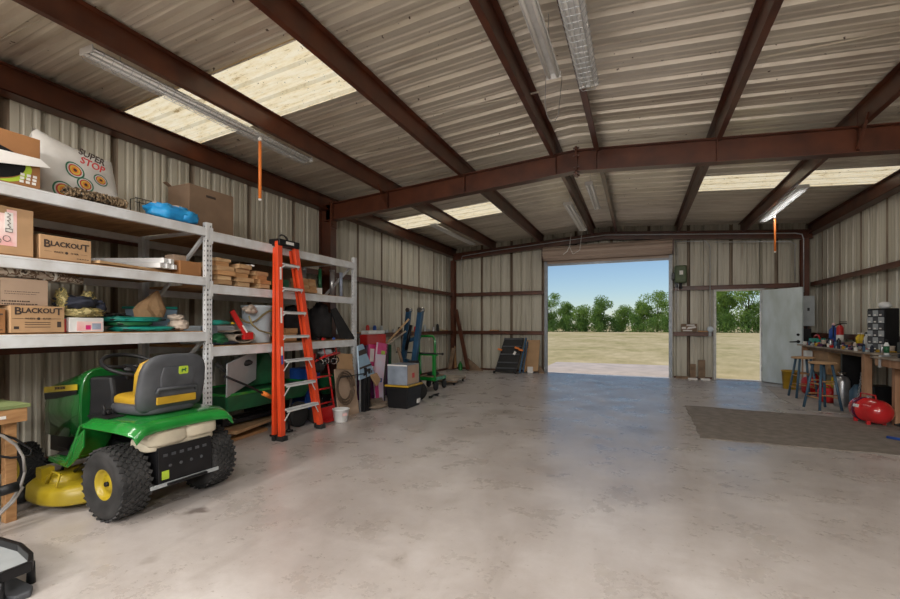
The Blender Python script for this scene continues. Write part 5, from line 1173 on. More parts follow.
def curved(pxs0, pxs1, name, xb, label, mt, trim, stripes):
    """tall gently bowed board leaning back; edges sampled down its length"""
    r = root(name, (P(pxs0[-1][0], pxs0[-1][1], x=xb).x, P(pxs0[-1][0], 400, x=xb).y, 0), label, 'board')
    L = [P(a, b, x=xb) for a, b in pxs0]; Rr = [P(a, b, x=xb) for a, b in pxs1]
    def sm(A, n=5):
        out = []
        for i in range(len(A)-1):
            for k in range(n): out.append(A[i].lerp(A[i+1], k/n))
        return out+[A[-1]]
    L, Rr = sm(L), sm(Rr); n = len(L)
    z0 = min(min(v.z for v in L), min(v.z for v in Rr))
    for v in L+Rr: v.z -= z0; v.x -= .10*v.z**1.3
    m = MB(); m.add(L+Rr+[v+Vector((-.035, .02, 0)) for v in L]+[v+Vector((-.035, .02, 0)) for v in Rr], [])
    fs = []
    for i in range(n-1): fs += [(i, n+i, n+i+1, i+1), (2*n+i, 2*n+i+1, 3*n+i+1, 3*n+i), (i, i+1, 2*n+i+1, 2*n+i), (n+i, 3*n+i, 3*n+i+1, n+i+1)]
    fs += [(0, 2*n, 3*n, n), (n-1, 2*n-1, 4*n-1, 3*n-1)]
    m.f += [list(f) for f in fs]; m.sm += [False]*len(fs); m.mi += [0]*len(fs); part('board', m, mt, r)
    for t0, t1, u0, u1, mm, nm in stripes:
        m = MB(); i0, i1 = int(t0*(n-1)), int(t1*(n-1)); o_ = Vector((.004, -.002, 0)); A = []; B = []
        for i in range(i0, i1+1): A.append(L[i].lerp(Rr[i], u0)+o_); B.append(L[i].lerp(Rr[i], u1)+o_)
        k = len(A); m.add(A+B+[v-o_*.7 for v in A]+[v-o_*.7 for v in B], [(i, k+i, k+i+1, i+1) for i in range(k-1)]+[(i, i+1, 2*k+i+1, 2*k+i) for i in range(k-1)]+[(k+i, 3*k+i, 3*k+i+1, k+i+1) for i in range(k-1)]); part(nm, m, mm, r)
curved([(374, 343), (371, 365), (371, 385), (372, 402)], [(384, 344), (380, 365), (379, 385), (381, 402)], 'wakeboard', -4.05, 'maroon and hot pink patterned board leaning on the left of the pale one', 'hot_pink', 'ink', [(.0, 1, .78, 1.0, 'dark_purple', 'dark_edge'), (.12, .30, .15, .55, 'paper', 'printed_patch'), (.36, .42, .1, .7, 'paper', 'printed_patch'), (.5, .95, .0, .5, 'dark_purple', 'dark_edge')])
curved([(383, 345), (379, 365), (376, 385), (376, 404)], [(393, 347), (390, 365), (386, 385), (385, 406)], 'wakeboard', -3.98, 'pale lilac and pink board leaning in front of the red cooler', 'pale_lilac', 'ink', [(.0, .22, .05, .9, 'hot_pink', 'pink_tip'), (.72, 1, .0, .35, 'hot_pink', 'pink_tip'), (.05, 1, .84, 1.0, 'ink', 'dark_edge'), (.16, .24, .4, .75, 'lime', 'printed_patch'), (.64, .72, .35, .7, 'blue', 'printed_patch')])
slab('cardboard_sheet', [(-3.94, 6.02, 0), (-3.90, 6.36, 0), (-3.96, 6.36, .12), (-4.0, 6.02, .14)], .03, 'burlap', 'low brown carton scrap on the floor below the pink boards', 'cardboard', vec=(-1, 0, 0))
m = MB(); a = G(382, 409); m.blob((-3.86, 6.18, .035), (.11, .30, .045), .25, 3, 6, flat=.001); single('burlap_heap', m, 'burlap', 'flat brown sack heap on the floor in front of the boards', 'sack')
r = root('cooler', (-4.5, 6.75, 0), 'red cooler with a white lid standing on a black cabinet behind the pink boards', 'cooler')
a = P(367, 338, x=-4.4); b = P(389, 350, x=-4.4)
m = MB(); m.box(-4.56, -4.4, a.y, b.y-.1, .98, 1.17); part('tub', m, 'red', r, .02)
m = MB(); m.box(-4.57, -4.39, a.y+.06, b.y-.16, 1.172, 1.24); part('lid', m, 'white_plastic', r, .015)
m = MB(); m.box(-4.70, -4.41, a.y-.02, b.y, 0, .978); single('black_cabinet', m, 'dark_purple', 'dark cabinet under the red cooler behind the pink boards', 'cabinet', bevel=.008)
# tote + grey box
r = root('storage_tote', (-3.55, 6.4, 0), 'black tote with a yellow lid on the floor beside the pink boards', 'tote')
x0, x1, y0, y1 = -3.76, -3.35, 6.14, 6.64
m = MB(); m.loft([[Vector(((x0+x1)/2+a*((x1-x0)/2-.03+.03*j), (y0+y1)/2+b*((y1-y0)/2-.03+.03*j), .335*j)) for a, b in ((-1, -1), (1, -1), (1, 1), (-1, 1))] for j in (0, 1)], smooth=False); part('tub', m, 'black_plastic', r, .015)
m = MB(); m.box(x0-.012, x1+.012, y0-.012, y1+.012, .345, .375); part('lid', m, 'mustard', r, .008)
m = MB(); m.box(x1-.012, x1+.0, y0+.33, y0+.44, .05, .12); part('sticker', m, 'paper', r)
r = root('printed_box', (-3.57, 6.4, .376), 'slate grey printed carton on top of the yellow-lidded tote', 'box')
m = MB(); m.box(x0+.02, x1-.03, y0+.03, y1-.05, .3765, .70); part('carton', m, 'grey_box', r, .004)
m = MB(); m.box(x1-.03, x1-.028, y0+.05, y1-.07, .39, .69); part('printed_panel', m, 'carton_grey', r)
m = MB(); m.box(x1-.028, x1-.026, y0+.2, y0+.28, .48, .56); part('printed_patch', m, 'red', r)
m = MB(); m.box(x0+.02, x1-.03, y0+.026, y0+.029, .68, .70); part('packing_tape', m, 'paper', r)
m = MB(); m.box(-4.02, -3.84, 7.30, 7.55, 0, .34); single('black_case', m, 'black_plastic', 'black hard case behind the yellow-lidded tote', 'case', bevel=.012)
m = MB(); m.box(-4.00, -3.84, 7.32, 7.5, .341, .66); single('dark_printed_box', m, 'dark_cloth', 'dark printed carton standing behind the slate grey carton', 'box', bevel=.004)
# engine hoist (two blue arms)
r = root('engine_hoist', (-4.1, 7.8, 0), 'folded steel-blue engine hoist with two upright arms', 'hoist')
yy = 7.75
A = P(421, 309, y=yy); B = P(410, 368, y=yy); C1 = P(409, 309, y=yy+.15); C2 = P(403, 342, y=yy+.15)
m = MB(); m.bar(B-Vector((.02, 0, .7)), A, .10, .10, (0, 1, 0)); part('mast', m, 'steel_blue', r, .006)
m = MB(); m.bar(C2-Vector((.05, 0, .9)), C1, .09, .09, (0, 1, 0)); part('boom', m, 'steel_blue', r, .006)
m = MB(); m.bar(C2+Vector((.03, 0, .0)), A*.4+B*.6+Vector((0, .06, .12)), .07, .07, (0, 1, 0)); m.bar(C2+Vector((-.02, 0, -.35)), B+Vector((0, .06, .1)), .08, .08, (0, 1, 0)); part('cross_arm', m, 'steel_blue', r, .006)
m = MB(); m.cyl(A+Vector((0, -.08, -.02)), A+Vector((0, .08, -.02)), .05); m.cyl(C1+Vector((0, -.07, -.02)), C1+Vector((0, .07, -.02)), .045); part('end_roller', m, 'chrome', r)
m = MB(); m.cyl(P(406, 350, y=yy+.05), P(411, 325, y=yy+.05), .035); m.box(B.x-.5, B.x+.15, yy-.03, yy+.05, .02, .09); m.box(B.x-.2, B.x-.1, yy-.35, yy+.5, .02, .09); part('ram_and_base', m, 'black_metal', r)
for i, (a, b, mt, rr, lb) in enumerate((((371, 352), (409, 319), 'pine_light', .02, 'pale wooden pole slanting up towards the blue hoist'), ((378, 352), (406, 331), 'grey_wood', .018, 'grey wooden pole slanting below the pale one'), ((398, 348), (404, 372), 'old_wood', .03, 'dark curved stick hanging beside the blue hoist'))):
    p0 = P(a[0], a[1], y=7.35-.12*i); p1 = P(b[0], b[1], y=7.58-.12*i)
    if i < 2: p0 = p0+(p0-p1)*.8
    if p0.z < .05: p0.z = .05
    p0.x = max(p0.x, XL+.2)
    m = MB(); m.tube([p0, p0.lerp(p1, .5)+Vector((0, 0, .01*i)), p1], rr, 8); single('wooden_pole', m, mt, lb, 'pole')
# green hand cart
r = root('platform_cart', (-4.2, 8.4, 0), 'bright green tubular platform cart with upright frames', 'cart')
x0, x1, y0, y1 = -4.12, -3.68, 7.75, 8.75
gy = 8.1
a = P(419, 336, y=gy); b = P(435, 336, y=gy)
m = MB(); m.tube([(a.x, gy, .20), (a.x, gy, a.z-.08), (a.x+.05, gy, a.z), (b.x-.05, gy, a.z), (b.x, gy, a.z-.08), (b.x, gy, .20)], .026, 10); part('end_frame', m, 'tractor_green', r)
m = MB(); zc = P(425, 354, y=gy).z; m.bar((a.x-.05, gy, zc), (b.x+.06, gy, zc), .05, .06); m.bar((a.x, gy, .24), (b.x, gy, .24), .06, .07); m.bar((a.x, gy+.5, .24), (b.x, gy+.5, .24), .06, .07); m.bar((a.x, gy, .24), (a.x, gy+.5, .24), .06, .07); m.bar((b.x, gy, .24), (b.x, gy+.5, .24), .06, .07); m.bar((a.x+.02, gy, .32), (a.x+.02, gy, zc), .06, .06, (0, 1, 0)); m.bar((b.x-.02, gy, .32), (b.x-.02, gy, zc), .06, .06, (0, 1, 0)); part('bed_frame', m, 'tractor_green', r, .005)
m = MB(); m.box(a.x, b.x, gy+.02, gy+.48, .275, .29); part('deck', m, 'old_wood', r)
for xx in (a.x, b.x):
    for y in (gy+.04, gy+.46):
        m = MB(); m.lathe([(.02, -.02), (.085, -.022), (.095, 0), (.085, .022), (.02, .02)], (xx, y, .095), (1, 0, 0), 20); m.box(xx-.03, xx+.03, y-.02, y+.02, .17, .21); part('caster', m, 'black_rubber', r)
m = MB(); m.blob((a.x+.2, gy+.25, .325), (.11, .15, .035), .3, 3, 4); single('dark_bundle', m, 'dark_cloth', 'small dark bundle on the bed of the green cart', 'bundle')
m = MB(); q0 = P(396, 352, y=7.95); q1 = P(442, 354, y=8.05); m.tube([q0, q1], .014, 8); m.cyl(q1, q1+Vector((.03, 0, 0)), .025); single('steel_bar', m, 'black_metal', 'long thin black bar lying across the green cart frame', 'bar')
m = MB(); q0 = P(397, 347, y=7.5); q1 = P(397, 395, y=7.5); m.box(-4.62, -4.5, 7.5, 7.58, 0, .95); single('green_post', m, 'dark_green', 'green upright post left of the blue hoist', 'post', bevel=.006)
r = root('cable_winch', (-3.68, 7.32, 0), 'dark spoked winch wheel on the floor beside the green cart', 'winch')
m = MB(); m.lathe([(.06, -.06), (.15, -.065), (.165, -.03), (.14, 0), (.165, .03), (.15, .065), (.06, .06)], (-3.60, 6.98, .165), (.8, -.5, 0), 28); part('wheel', m, 'black_rubber', r)
m = MB(); m.lathe([(.001, -.05), (.065, -.05), (.065, .05), (.001, .05)], (-3.60, 6.98, .165), (.8, -.5, 0), 20); part('hub', m, 'grey_seat', r)
m = MB(); q = G(420, 399); q1 = G(436, 397); m.tube([(-3.50, 7.2, .03), (-3.46, 7.22, .03), (q1.x-.05, q1.y, .035)], .022, 8); m.tube([(q1.x-.06, q1.y-.05, .03), (q1.x, q1.y-.02, .05), (q1.x+.04, q1.y+.05, .06)], .015, 6); m.tube([(q1.x-.06, q1.y+.05, .03), (q1.x+.02, q1.y+.06, .02)], .015, 6); single('tow_hook', m, 'black_metal', 'black tow hook lying on the floor in front of the winch wheel', 'hook')
# dolly
r = root('wooden_dolly', (-4.02, 9.3, 0), 'low wooden dolly on casters on the floor near the left wall', 'dolly')
m = MB(); D = Matrix.Translation((-4.05, 9.38, .115)) @ Matrix.Rotation(.1, 4, 'Z')
for k in range(3): m.box(-.30+k*.205, -.10+k*.205, -.42, .42, -.018, .02, D)
part('deck_board', m, 'grey_wood', r, .003)
m = MB()
for y in (-.36, .36): m.box(-.3, .31, y-.045, y+.045, -.05, -.019, D)
part('batten', m, 'old_wood', r)
for a in (-.24, .25):
    for b in (-.36, .36):
        q = D @ Vector((a, b, 0)); m = MB(); m.cyl((q.x-.014, q.y, .032), (q.x+.014, q.y, .032), .032, n=14); m.box(q.x-.02, q.x+.02, q.y-.012, q.y+.012, .04, .064); part('caster', m, 'black_rubber', r)
# girt ledge clutter along the left wall
R = random.Random(17); gz = 1.171
kinds_ = [('glass_jar', 'silver', 'jar'), ('wood_scrap', 'pine', 'wood'), ('paint_can', 'grey_paint', 'can'), ('oil_bottle', 'black_plastic', 'bottle'), ('spray_can', 'red', 'can'), ('steel_bracket', 'galv', 'bracket'), ('rope_bundle', 'rope', 'rope'), ('blue_tin', 'blue', 'tin')]
pos_txt = ['near the red cooler', 'above the grey poles', 'left of the blue hoist', 'behind the blue hoist tops', 'just right of the blue hoist', 'above the green cart', 'right of the green cart', 'halfway to the corner post', 'near the leaning corner boards', 'closest to the back corner']
for k in range(20):
    y = 6.75+k*.27; nm, mt, ct = kinds_[(k*3) % 8]; m = MB(); x = XL+.07
    h = R.uniform(.09, .22)
    if ct in ('jar', 'can', 'bottle', 'tin'): m.lathe([(.04, 0), (.04, h*.8), (.022, h), (.001, h)], (x, y, gz-.021), n=12, caps=False)
    elif ct == 'rope': m.blob((x, y, gz+.03-.02), (.05, .08, .035), .25, 4, k)
    elif ct == 'wood': m.box(x-.05, x+.05, y-.1, y+.1, gz-.021, gz+.02)
    else: m.box(x-.03, x+.03, y-.06, y+.06, gz-.021, gz-.005); m.box(x-.03, x-.02, y-.06, y+.06, gz-.005, gz+.06)
    single(nm, m, mt, '%s on the wall ledge %s%s' % (nm.replace('_', ' '), pos_txt[k//2], (', the nearer one' if k % 2 == 0 else ', the farther one')), ct)
# back-left corner
slab('lumber_board', [P(451, 368, y=12.3), P(456.5, 368, y=12.3), P(455, 346, y=12.38), P(451, 346, y=12.38)], .04, 'pine', 'orange-brown board standing upright in the back left corner', 'board')
m = MB(); a = P(468, 369, y=11.95); b = P(448.5, 310, y=12.25); a.z = .05; b.y = 12.2; b.x = max(b.x, XL+.28)
m.bar(a, b, .11, .04, (0, 1, 0)); single('steel_angle', m, 'steel_red', 'long dark red-brown steel bar leaning across the back left corner', 'bar')
m = MB(); a = P(441, 371, y=11.9); b = P(451, 348, y=12.25); a.z = .04; a.x = max(a.x, XL+.2); b.x = max(b.x, XL+.2); m.bar(a, b, .12, .03, (0, 1, 0)); single('leaning_board', m, 'old_wood', 'dark weathered board leaning left of the orange-brown corner board', 'board')
m = MB(); q = P(461, 368, y=12.2); m.lathe([(.06, 0), (.065, .02), (.065, .16), (.025, .22), (.02, .26), (.001, .26)], (q.x, 12.15, 0), n=16); single('green_jug', m, 'tractor_green', 'green plastic jug on the floor in the back left corner', 'jug')
m = MB(); a = P(478, 368, y=12.1); m.prism([(a.x-.35, 12.15, .0), (a.x+.15, 12.15, 0), (a.x-.33, 12.15, .36)], (0, .03, 0)); single('wood_wedge', m, 'old_wood', 'low triangular scrap board leaning at the foot of the back wall', 'wood')
# folded workbench
r = root('folding_workbench', (-3.3, 12.1, 0), 'black folding workbench with orange corner clamps against the back wall', 'workbench')
def BW(px, py, y): return P(px, py, y=y)
a, b, c_, d = BW(494.5, 371, 11.75), BW(516, 373, 11.75), BW(524, 338, 12.25), BW(504.5, 338, 12.25)
a.z = b.z = .035
m = MB(); m.prism([a, b, c_, d], (0, .05, 0)); pn = part('panel', m, 'black_plastic', r, .01)
m = MB()
for t in (.12, .28, .52, .75, .97): m.bar(a.lerp(d, t)+Vector((0, -.015, 0)), b.lerp(c_, t)+Vector((0, -.015, 0)), .02, .035, (0, 0, 1))
part('rib', m, 'grey_seat', pn)
m = MB(); m.bar(b+Vector((.10, .0, 0)), c_+Vector((.06, 0, 0)), .045, .04, (0, 1, 0)); m.bar(b+Vector((.18, .05, 0)), c_+Vector((.10, .05, -.1)), .03, .03, (0, 1, 0)); part('leg', m, 'steel_blue', r, .004)
m = MB(); 
for q in (BW(500, 349.5, 12.02), BW(521, 350, 12.02), BW(517, 348, 12.05)): m.cbox(q, (.13, .06, .05), (0, .3, 0))
part('clamp', m, 'orange_tag', r, .01)
m = MB(); q = BW(515, 353, 12.0); m.cbox(q+Vector((0, -.04, .0)), (.06, .02, .10), (0, .5, 0)); part('sticker', m, 'paper', r)
for q in (a, b):
    m = MB(); m.cyl((q.x, q.y-.05, .035), (q.x, q.y-.01, .035), .035, n=14); part('foot', m, 'black_rubber', r)
slab('plywood_board', [P(526, 371, y=12.12), P(538, 371.5, y=12.12), P(540, 340, y=12.36), P(527, 340, y=12.36)], .02, 'carton', 'brown plywood board leaning beside the black folding workbench', 'board')
o = bpy.data.objects[-1] if False else None
m = MB(); m.bar(P(525, 372, y=12.05)+Vector((0, 0, .0)), P(528, 345, y=12.3), .04, .02, (0, 1, 0)); single('wood_strip', m, 'pine', 'narrow wood strip between the folding workbench and the plywood board', 'strip')
m = MB(); q = P(530.5, 373, z=0); m.box(q.x-.08, q.x+.08, q.y-.06, q.y+.06, 0, .18); single('white_block', m, 'paper', 'white block on the floor in front of the brown plywood board', 'block', bevel=.01)
m = MB(); q = P(540, 371, y=12.2); m.prism([(q.x-.05, 12.2, 0), (q.x+.14, 12.2, 0), (q.x-.02, 12.25, .22)], (0, .03, 0)); single('scrap_wedge', m, 'old_wood', 'dark triangular scrap leaning by the left roll-up door rail', 'scrap')
m = MB(); q = P(494, 330, y=12.42); m.box(q.x-.14, q.x+.14, 12.40, 12.50, 1.171, 1.20); single('wood_scrap', m, 'pine', 'small wood scrap lying on the back wall ledge above the folding workbench', 'wood')
# between the two doors
r = root('house_sign', P(689, 334, y=12.38), 'brown board sign with cut-out white shapes on the ledge between the doors', 'sign')
a = P(681, 325, y=12.45); b = P(697, 334, y=12.45); zb_ = 1.171
m = MB(); m.box(a.x, b.x, 12.45, 12.48, zb_, zb_+.20); part('board', m, 'old_wood', r, .003)
m = MB(); w = b.x-a.x
m.box(a.x+w*.12, a.x+w*.7, 12.44, 12.45, zb_+.015, zb_+.045); m.box(a.x+w*.05, a.x+w*.3, 12.44, 12.45, zb_+.07, zb_+.12); m.prism([(a.x+w*.35, 12.45, zb_+.06), (a.x+w*.95, 12.45, zb_+.10), (a.x+w*.9, 12.45, zb_+.14), (a.x+w*.45, 12.45, zb_+.12)], (0, -.01, 0)); m.box(a.x+w*.35, a.x+w*.85, 12.44, 12.45, zb_+.15, zb_+.18); part('white_shape', m, 'paper', r)
m = MB(); a = P(698, 331, y=12.45); m.box(a.x, a.x+.24, 12.40, 12.48, 1.171, 1.20); single('wood_scrap', m, 'pine', 'flat wood scrap lying right of the brown board sign', 'wood')
m = MB(); q = P(710, 332, y=12.38); m.lathe([(.001, 0), (.07, 0), (.07, .04), (.06, .05), (.001, .05)], (q.x-.0, 12.37, 1.24), (0, -1, 0), 20, caps=False); single('round_gauge', m, 'bucket_white', 'round pale disc fixed at the right end of the ledge beside the walk door', 'gauge')
for px, h, w, lb in ((693, .37, .13, 'shorter brown board standing upright between the doors'), (702, .48, .15, 'taller brown board standing upright beside the walk door frame')):
    q = P(px, 377, y=12.36); m = MB(); m.box(q.x-w/2, q.x+w/2, 12.40, 12.44, .02, h); single('standing_board', m, 'old_wood', lb, 'board', bevel=.003)
for px, lb in ((693, 'white brick lying below the shorter standing board'), (705, 'white brick lying below the taller standing board')):
    q = P(px, 380, z=0); m = MB(); m.box(q.x-.1, q.x+.1, 12.22, 12.32, 0, .04); single('white_brick', m, 'paper', lb, 'brick', bevel=.005)
m = MB(); q = P(680, 378, z=0); m.box(q.x-.1, q.x+.28, 12.36, 12.44, 0, .06); single('timber', m, 'old_wood', 'dark timber lying at the base of the wall right of the roll-up door', 'timber')
# ================================================================ RIGHT SIDE
m = MB(); R = random.Random(3)
pts = []
cs = [(.68, 5.95), (3.35, 5.95), (3.35, 8.0), (.72, 8.25)]
for (a, b) in zip(cs, cs[1:]+cs[:1]):
    for k in range(14): t = k/14; pts.append((a[0]+(b[0]-a[0])*t+R.uniform(-.015, .015), a[1]+(b[1]-a[1])*t+R.uniform(-.02, .02), .001))
m.prism(pts, (0, 0, .008)); single('carpet', m, 'rug', 'dark grey-brown carpet lying flat on the concrete floor at the right', 'carpet')
m = MB(); pts = [(2.42, 8.5, .001), (3.5, 8.42, .001), (3.5, 11.5, .001), (2.55, 11.5, .001), (2.38, 9.8, .001)]; m.prism(pts, (0, 0, .005)); single('floor_mat', m, 'beige_mat', 'thin pale beige mat beneath the two blue-legged stools', 'mat')
# stools
def stool(loc, rz, label):
    r = root('bar_stool', (0, 0, 0), label, 'stool')
    m = MB(); m.lathe([(.001, .715), (.17, .715), (.182, .725), (.182, .738), (.17, .748), (.001, .75)], n=32, caps=False); part('seat', m, 'pine_light' if 0 else 'carton', r)
    t = []
    for k in range(4):
        a = PI/4+k*PI/2; c0 = Vector((math.cos(a)*.115, math.sin(a)*.115, .716)); c1 = Vector((math.cos(a)*.235, math.sin(a)*.235, 0)); t.append((c0, c1))
        m = MB(); m.tube([c0, c1], [.019, .019], 10); part('leg', m, 'stool_blue', r)
    for lv, (f1, f2) in enumerate(((.32, .32), (.62, .62))):
        for k in range(4):
            f = f1-.06*(k % 2); p0 = t[k][0].lerp(t[k][1], 1-f); p1 = t[(k+1) % 4][0].lerp(t[(k+1) % 4][1], 1-f); m = MB(); m.tube([p0, p1], .010, 8); part('rung', m, 'pine', r)
    r.location = loc; r.rotation_euler = (0, 0, rz); return r
s1 = stool((2.70, 8.77, .007), .35, 'nearer wooden bar stool with blue legs standing just behind the carpet')
copytree(s1, (2.80, 10.02, .007), (0, 0, .1), 'farther wooden bar stool with blue legs beside the bench end')
r = root('yellow_bucket', (2.93, 11.3, 0), 'mustard yellow bucket standing in front of the open walk door', 'bucket')
m = MB(); m.lathe([(.001, 0), (.125, 0), (.13, .005), (.15, .36), (.16, .36), (.16, .385), (.145, .385), (.12, .02), (.001, .02)], (2.93, 11.25, .007), n=28, caps=False); part('tub', m, 'mustard', r)
m = MB(); m.tube(arc((2.93, 11.25, .36), .15, PI, 2*PI, 12, (1, 0, 0), (0, -.6, .5)), .004, 5); part('wire_handle', m, 'galv', r)
# gas cans, helmets
def gas(c, s_, rz, mt, label, hcol='black_plastic'):
    r = root('gas_can', c, label, 'gas can', rz=rz)
    m = MB(); m.blob((0, 0, .145*s_), (.15*s_, .11*s_, .145*s_), .02, 2, 1, sq=.5); part('can', m, mt, r, local=True)
    m = MB(); m.tube([(-.07*s_, 0, .28*s_), (-.04*s_, 0, .33*s_), (.05*s_, 0, .33*s_), (.08*s_, 0, .28*s_)], .016*s_, 8); part('handle', m, mt, r, local=True)
    m = MB(); m.tube([(.09*s_, 0, .27*s_), (.13*s_, 0, .33*s_), (.18*s_, 0, .36*s_)], .016*s_, 8); part('spout', m, hcol, r, local=True)
gas((3.10, 10.55, .007), 1.15, .4, 'red', 'red gas can on the floor seen behind the farther stool', 'yellow')
gas((3.00, 9.52, .007), .88, 2.2, 'red', 'red gas can on the floor seen between the legs of the nearer stool')
gas((3.18, 9.85, .007), 1.2, 1.2, 'yellow', 'yellow fuel can between the two red gas cans')
r = root('gas_cylinder', (3.14, 9.22, 0), 'silver gas cylinder with a valve standing under the bench', 'gas cylinder')
for i, (x, y, mt, h) in enumerate(((3.08, 9.17, 'silver', .42),)):
    m = MB(); m.lathe([(.001, 0), (.10, 0), (.105, .02), (.105, h), (.08, h+.06), (.03, h+.085), (.001, h+.085)], (x, y, .0), n=26, caps=False); part('body', m, mt, r)
    m = MB(); m.cyl((x, y, h+.08), (x, y, h+.13), .018); m.cyl((x-.03, y, h+.12), (x+.05, y, h+.12), .012); m.box(x-.05, x+.05, y-.01, y+.01, h+.13, h+.145); part('valve', m, 'chrome', r)
m = MB(); m.lathe([(.001, 0), (.085, 0), (.09, .01), (.09, .30), (.05, .36), (.03, .40), (.001, .40)], (3.17, 8.90, 0), n=24, caps=False); single('gas_bottle', m, 'stool_blue', 'dark teal gas bottle in front of the silver cylinder', 'gas bottle')
m = MB(); q = P(850, 372, y=8.75); pts = []
r = root('chain', (3.2, 8.75, .0), 'galvanised chain hanging beside the silver cylinder', 'chain')
for k in range(22):
    m_ = .012+.027*k; ax = k % 2; c0 = Vector((3.1+.004*k, 8.72+.002*k, m_+.01)); u = Vector((1, 0, 0)) if ax else Vector((0, 1, 0))
    m.tube([c0+u*.012*math.cos(a)+Vector((0, 0, 1))*.02*math.sin(a) for a in [j*PI/4 for j in range(8)]], .0042, 5, closed=True)
m.tube([(3.185, 8.76, .59), (3.2, 8.78, .64), (3.24, 8.8, .64)], .008, 6); part('links', m, 'galv', r)
m = MB(); m.box(3.25, 3.5, 8.55, 8.85, 0, .42); single('black_case', m, 'black_plastic', 'black upright case under the bench behind the chain', 'case', bevel=.01)
m = MB(); m.blob((3.3, 8.35, .05), (.16, .14, .055), .3, 3, 9, flat=.001); single('dark_rag_heap', m, 'hot_pink', 'heap of maroon rags behind the red air tank', 'rags')
# portable air tank
r = root('air_tank', (2.86, 7.7, 0), 'red portable air tank lying on the carpet edge under the bench', 'air tank')
ax = Vector((.10, -.42, 0)); L_ = ax.length; ax.normalize(); c0 = Vector((2.84, 7.98, .185))
prof = [(.001, -.02), (.05, -.015), (.10, .01), (.14, .05), (.158, .10), (.158, L_*.5-.004), (.162, L_*.5-.004), (.162, L_*.5+.004), (.158, L_*.5+.004), (.158, L_-.02), (.14, L_+.035), (.10, L_+.075), (.05, L_+.098), (.001, L_+.10)]
m = MB(); m.lathe(prof, c0, ax, 36, caps=False); part('tank', m, 'tank_red', r)
sd = Vector((-ax.y, ax.x, 0)); 
m = MB(); mid = c0+ax*L_*.5; m.tube([mid-ax*.14+Vector((0, 0, .15)), mid-ax*.13+Vector((0, 0, .21)), mid+ax*.13+Vector((0, 0, .21)), mid+ax*.14+Vector((0, 0, .15))], .010, 8); part('handle', m, 'red', r)
m = MB(); m.lathe([(.160, -.008), (.1625, -.008), (.1625, .008), (.160, .008)], c0+ax*.16, ax, 36); part('strap', m, 'dark_purple', r)
m = MB(); m.cyl(mid+Vector((0, 0, .15)), mid+Vector((0, 0, .19)), .015); m.cyl(mid+Vector((0, 0, .18))+sd*-.0, mid+Vector((0, 0, .18))+ax*.05, .012); part('valve', m, 'silver', r)
m = MB()
for t in (.12, L_-.08):
    for s_ in (-1, 1): q = c0+ax*t+sd*s_*.09; m.box(q.x-.02, q.x+.02, q.y-.02, q.y+.02, 0.009, .06)
part('foot', m, 'tank_red', r)
m = MB(); q = c0+ax*.22-sd*.150+Vector((0, 0, .055)); m.cbox(q, (.10, .004, .04), (-.32, 0, math.atan2(ax.y, ax.x))); part('sticker', m, 'paper', r)
# benches along the right wall
BX = 2.95; BZ = .955
r = root('workbench', (3.3, 9.4, 0), 'long wooden workbench along the right wall crowded with tools', 'workbench')
m = MB(); m.box(BX, XR-.15, 7.78, 10.92, BZ-.025, BZ); part('bench_top', m, 'grey_wood', r, .003)
m = MB(); m.box(BX+.12, BX+.15, 7.8, 10.9, BZ-.09, BZ-.026); part('apron_board', m, 'old_wood', r)
for y in (8.24, 10.8):
    m = MB(); m.box(BX+.055, BX+.145, y-.045, y+.045, 0, BZ-.031); part('leg', m, 'bench_wood', r, .003)
    m = MB(); m.box(XR-.26, XR-.17, y-.045, y+.045, 0, BZ-.031); part('leg', m, 'bench_wood', r, .003)
m = MB(); m.box(BX+.18, XR-.28, 9.9, 10.75, .45, BZ-.032); part('cupboard', m, 'carton', r, .004)
m = MB(); m.box(BX+.06, BX+.16, 10.60, 10.88, .30, .84); part('end_panel', m, 'white_plastic', r, .003)
m = MB(); m.box(BX+.16, BX+.55, 9.25, 9.32, .0, BZ-.032); part('divider', m, 'black_plastic', r)
r = root('sawhorse_bench', (3.3, 7.2, 0), 'sturdy framed wooden bench at the right edge, nearest the camera', 'workbench')
m = MB(); m.box(BX-.04, XR-.15, 6.62, 7.76, BZ-.06, BZ-.035); part('bench_top', m, 'grey_wood', r, .003)
m = MB(); m.box(BX-.0, BX+.04, 6.62, 7.74, BZ-.16, BZ-.061); m.box(BX+.04, XR-.2, 7.70, 7.74, BZ-.16, BZ-.061); part('apron_board', m, 'bench_wood', r, .003)
for y in (7.66, 7.14, 6.68):
    m = MB(); m.box(BX+.16, BX+.25, y-.045, y+.045, 0, BZ-.061); part('leg', m, 'bench_wood', r, .003)
    m = MB(); m.box(XR-.28, XR-.19, y-.045, y+.045, 0, BZ-.061); part('leg', m, 'bench_wood', r, .003)
m = MB(); m.box(BX+.255, BX+.29, 6.64, 7.10, .10, .20); m.box(BX+.15, XR-.3, 7.60, 7.63, .2, .75); part('stretcher', m, 'bench_wood', r)
m = MB(); m.box(BX+.27, BX+.31, 7.2, 7.6, .0, .78); part('back_panel', m, 'carton', r)
m = MB(); q = P(894, 408, x=2.92); m.box(3.05, 3.20, 6.85, 7.0, 0, .10); single('yellow_box', m, 'yellow', 'small yellow box on the floor behind the red air tank', 'box', bevel=.01)
m = MB(); a = G(887, 439); b = G(903, 444); m.tube([a+Vector((0, 0, .022)), b+Vector((.25, -.05, .022))], .018, 10); single('blue_pole', m, 'blue', 'blue tool handle on the carpet at the right edge of the photo', 'tool handle')
m = MB(); a = G(898, 427); m.blob((a.x+.08, a.y, .03), (.12, .07, .03), .1, 2, 2, flat=.010); single('black_shoe', m, 'black_rubber', 'dark rubber lump at the right edge beside the red air tank', 'rubber')
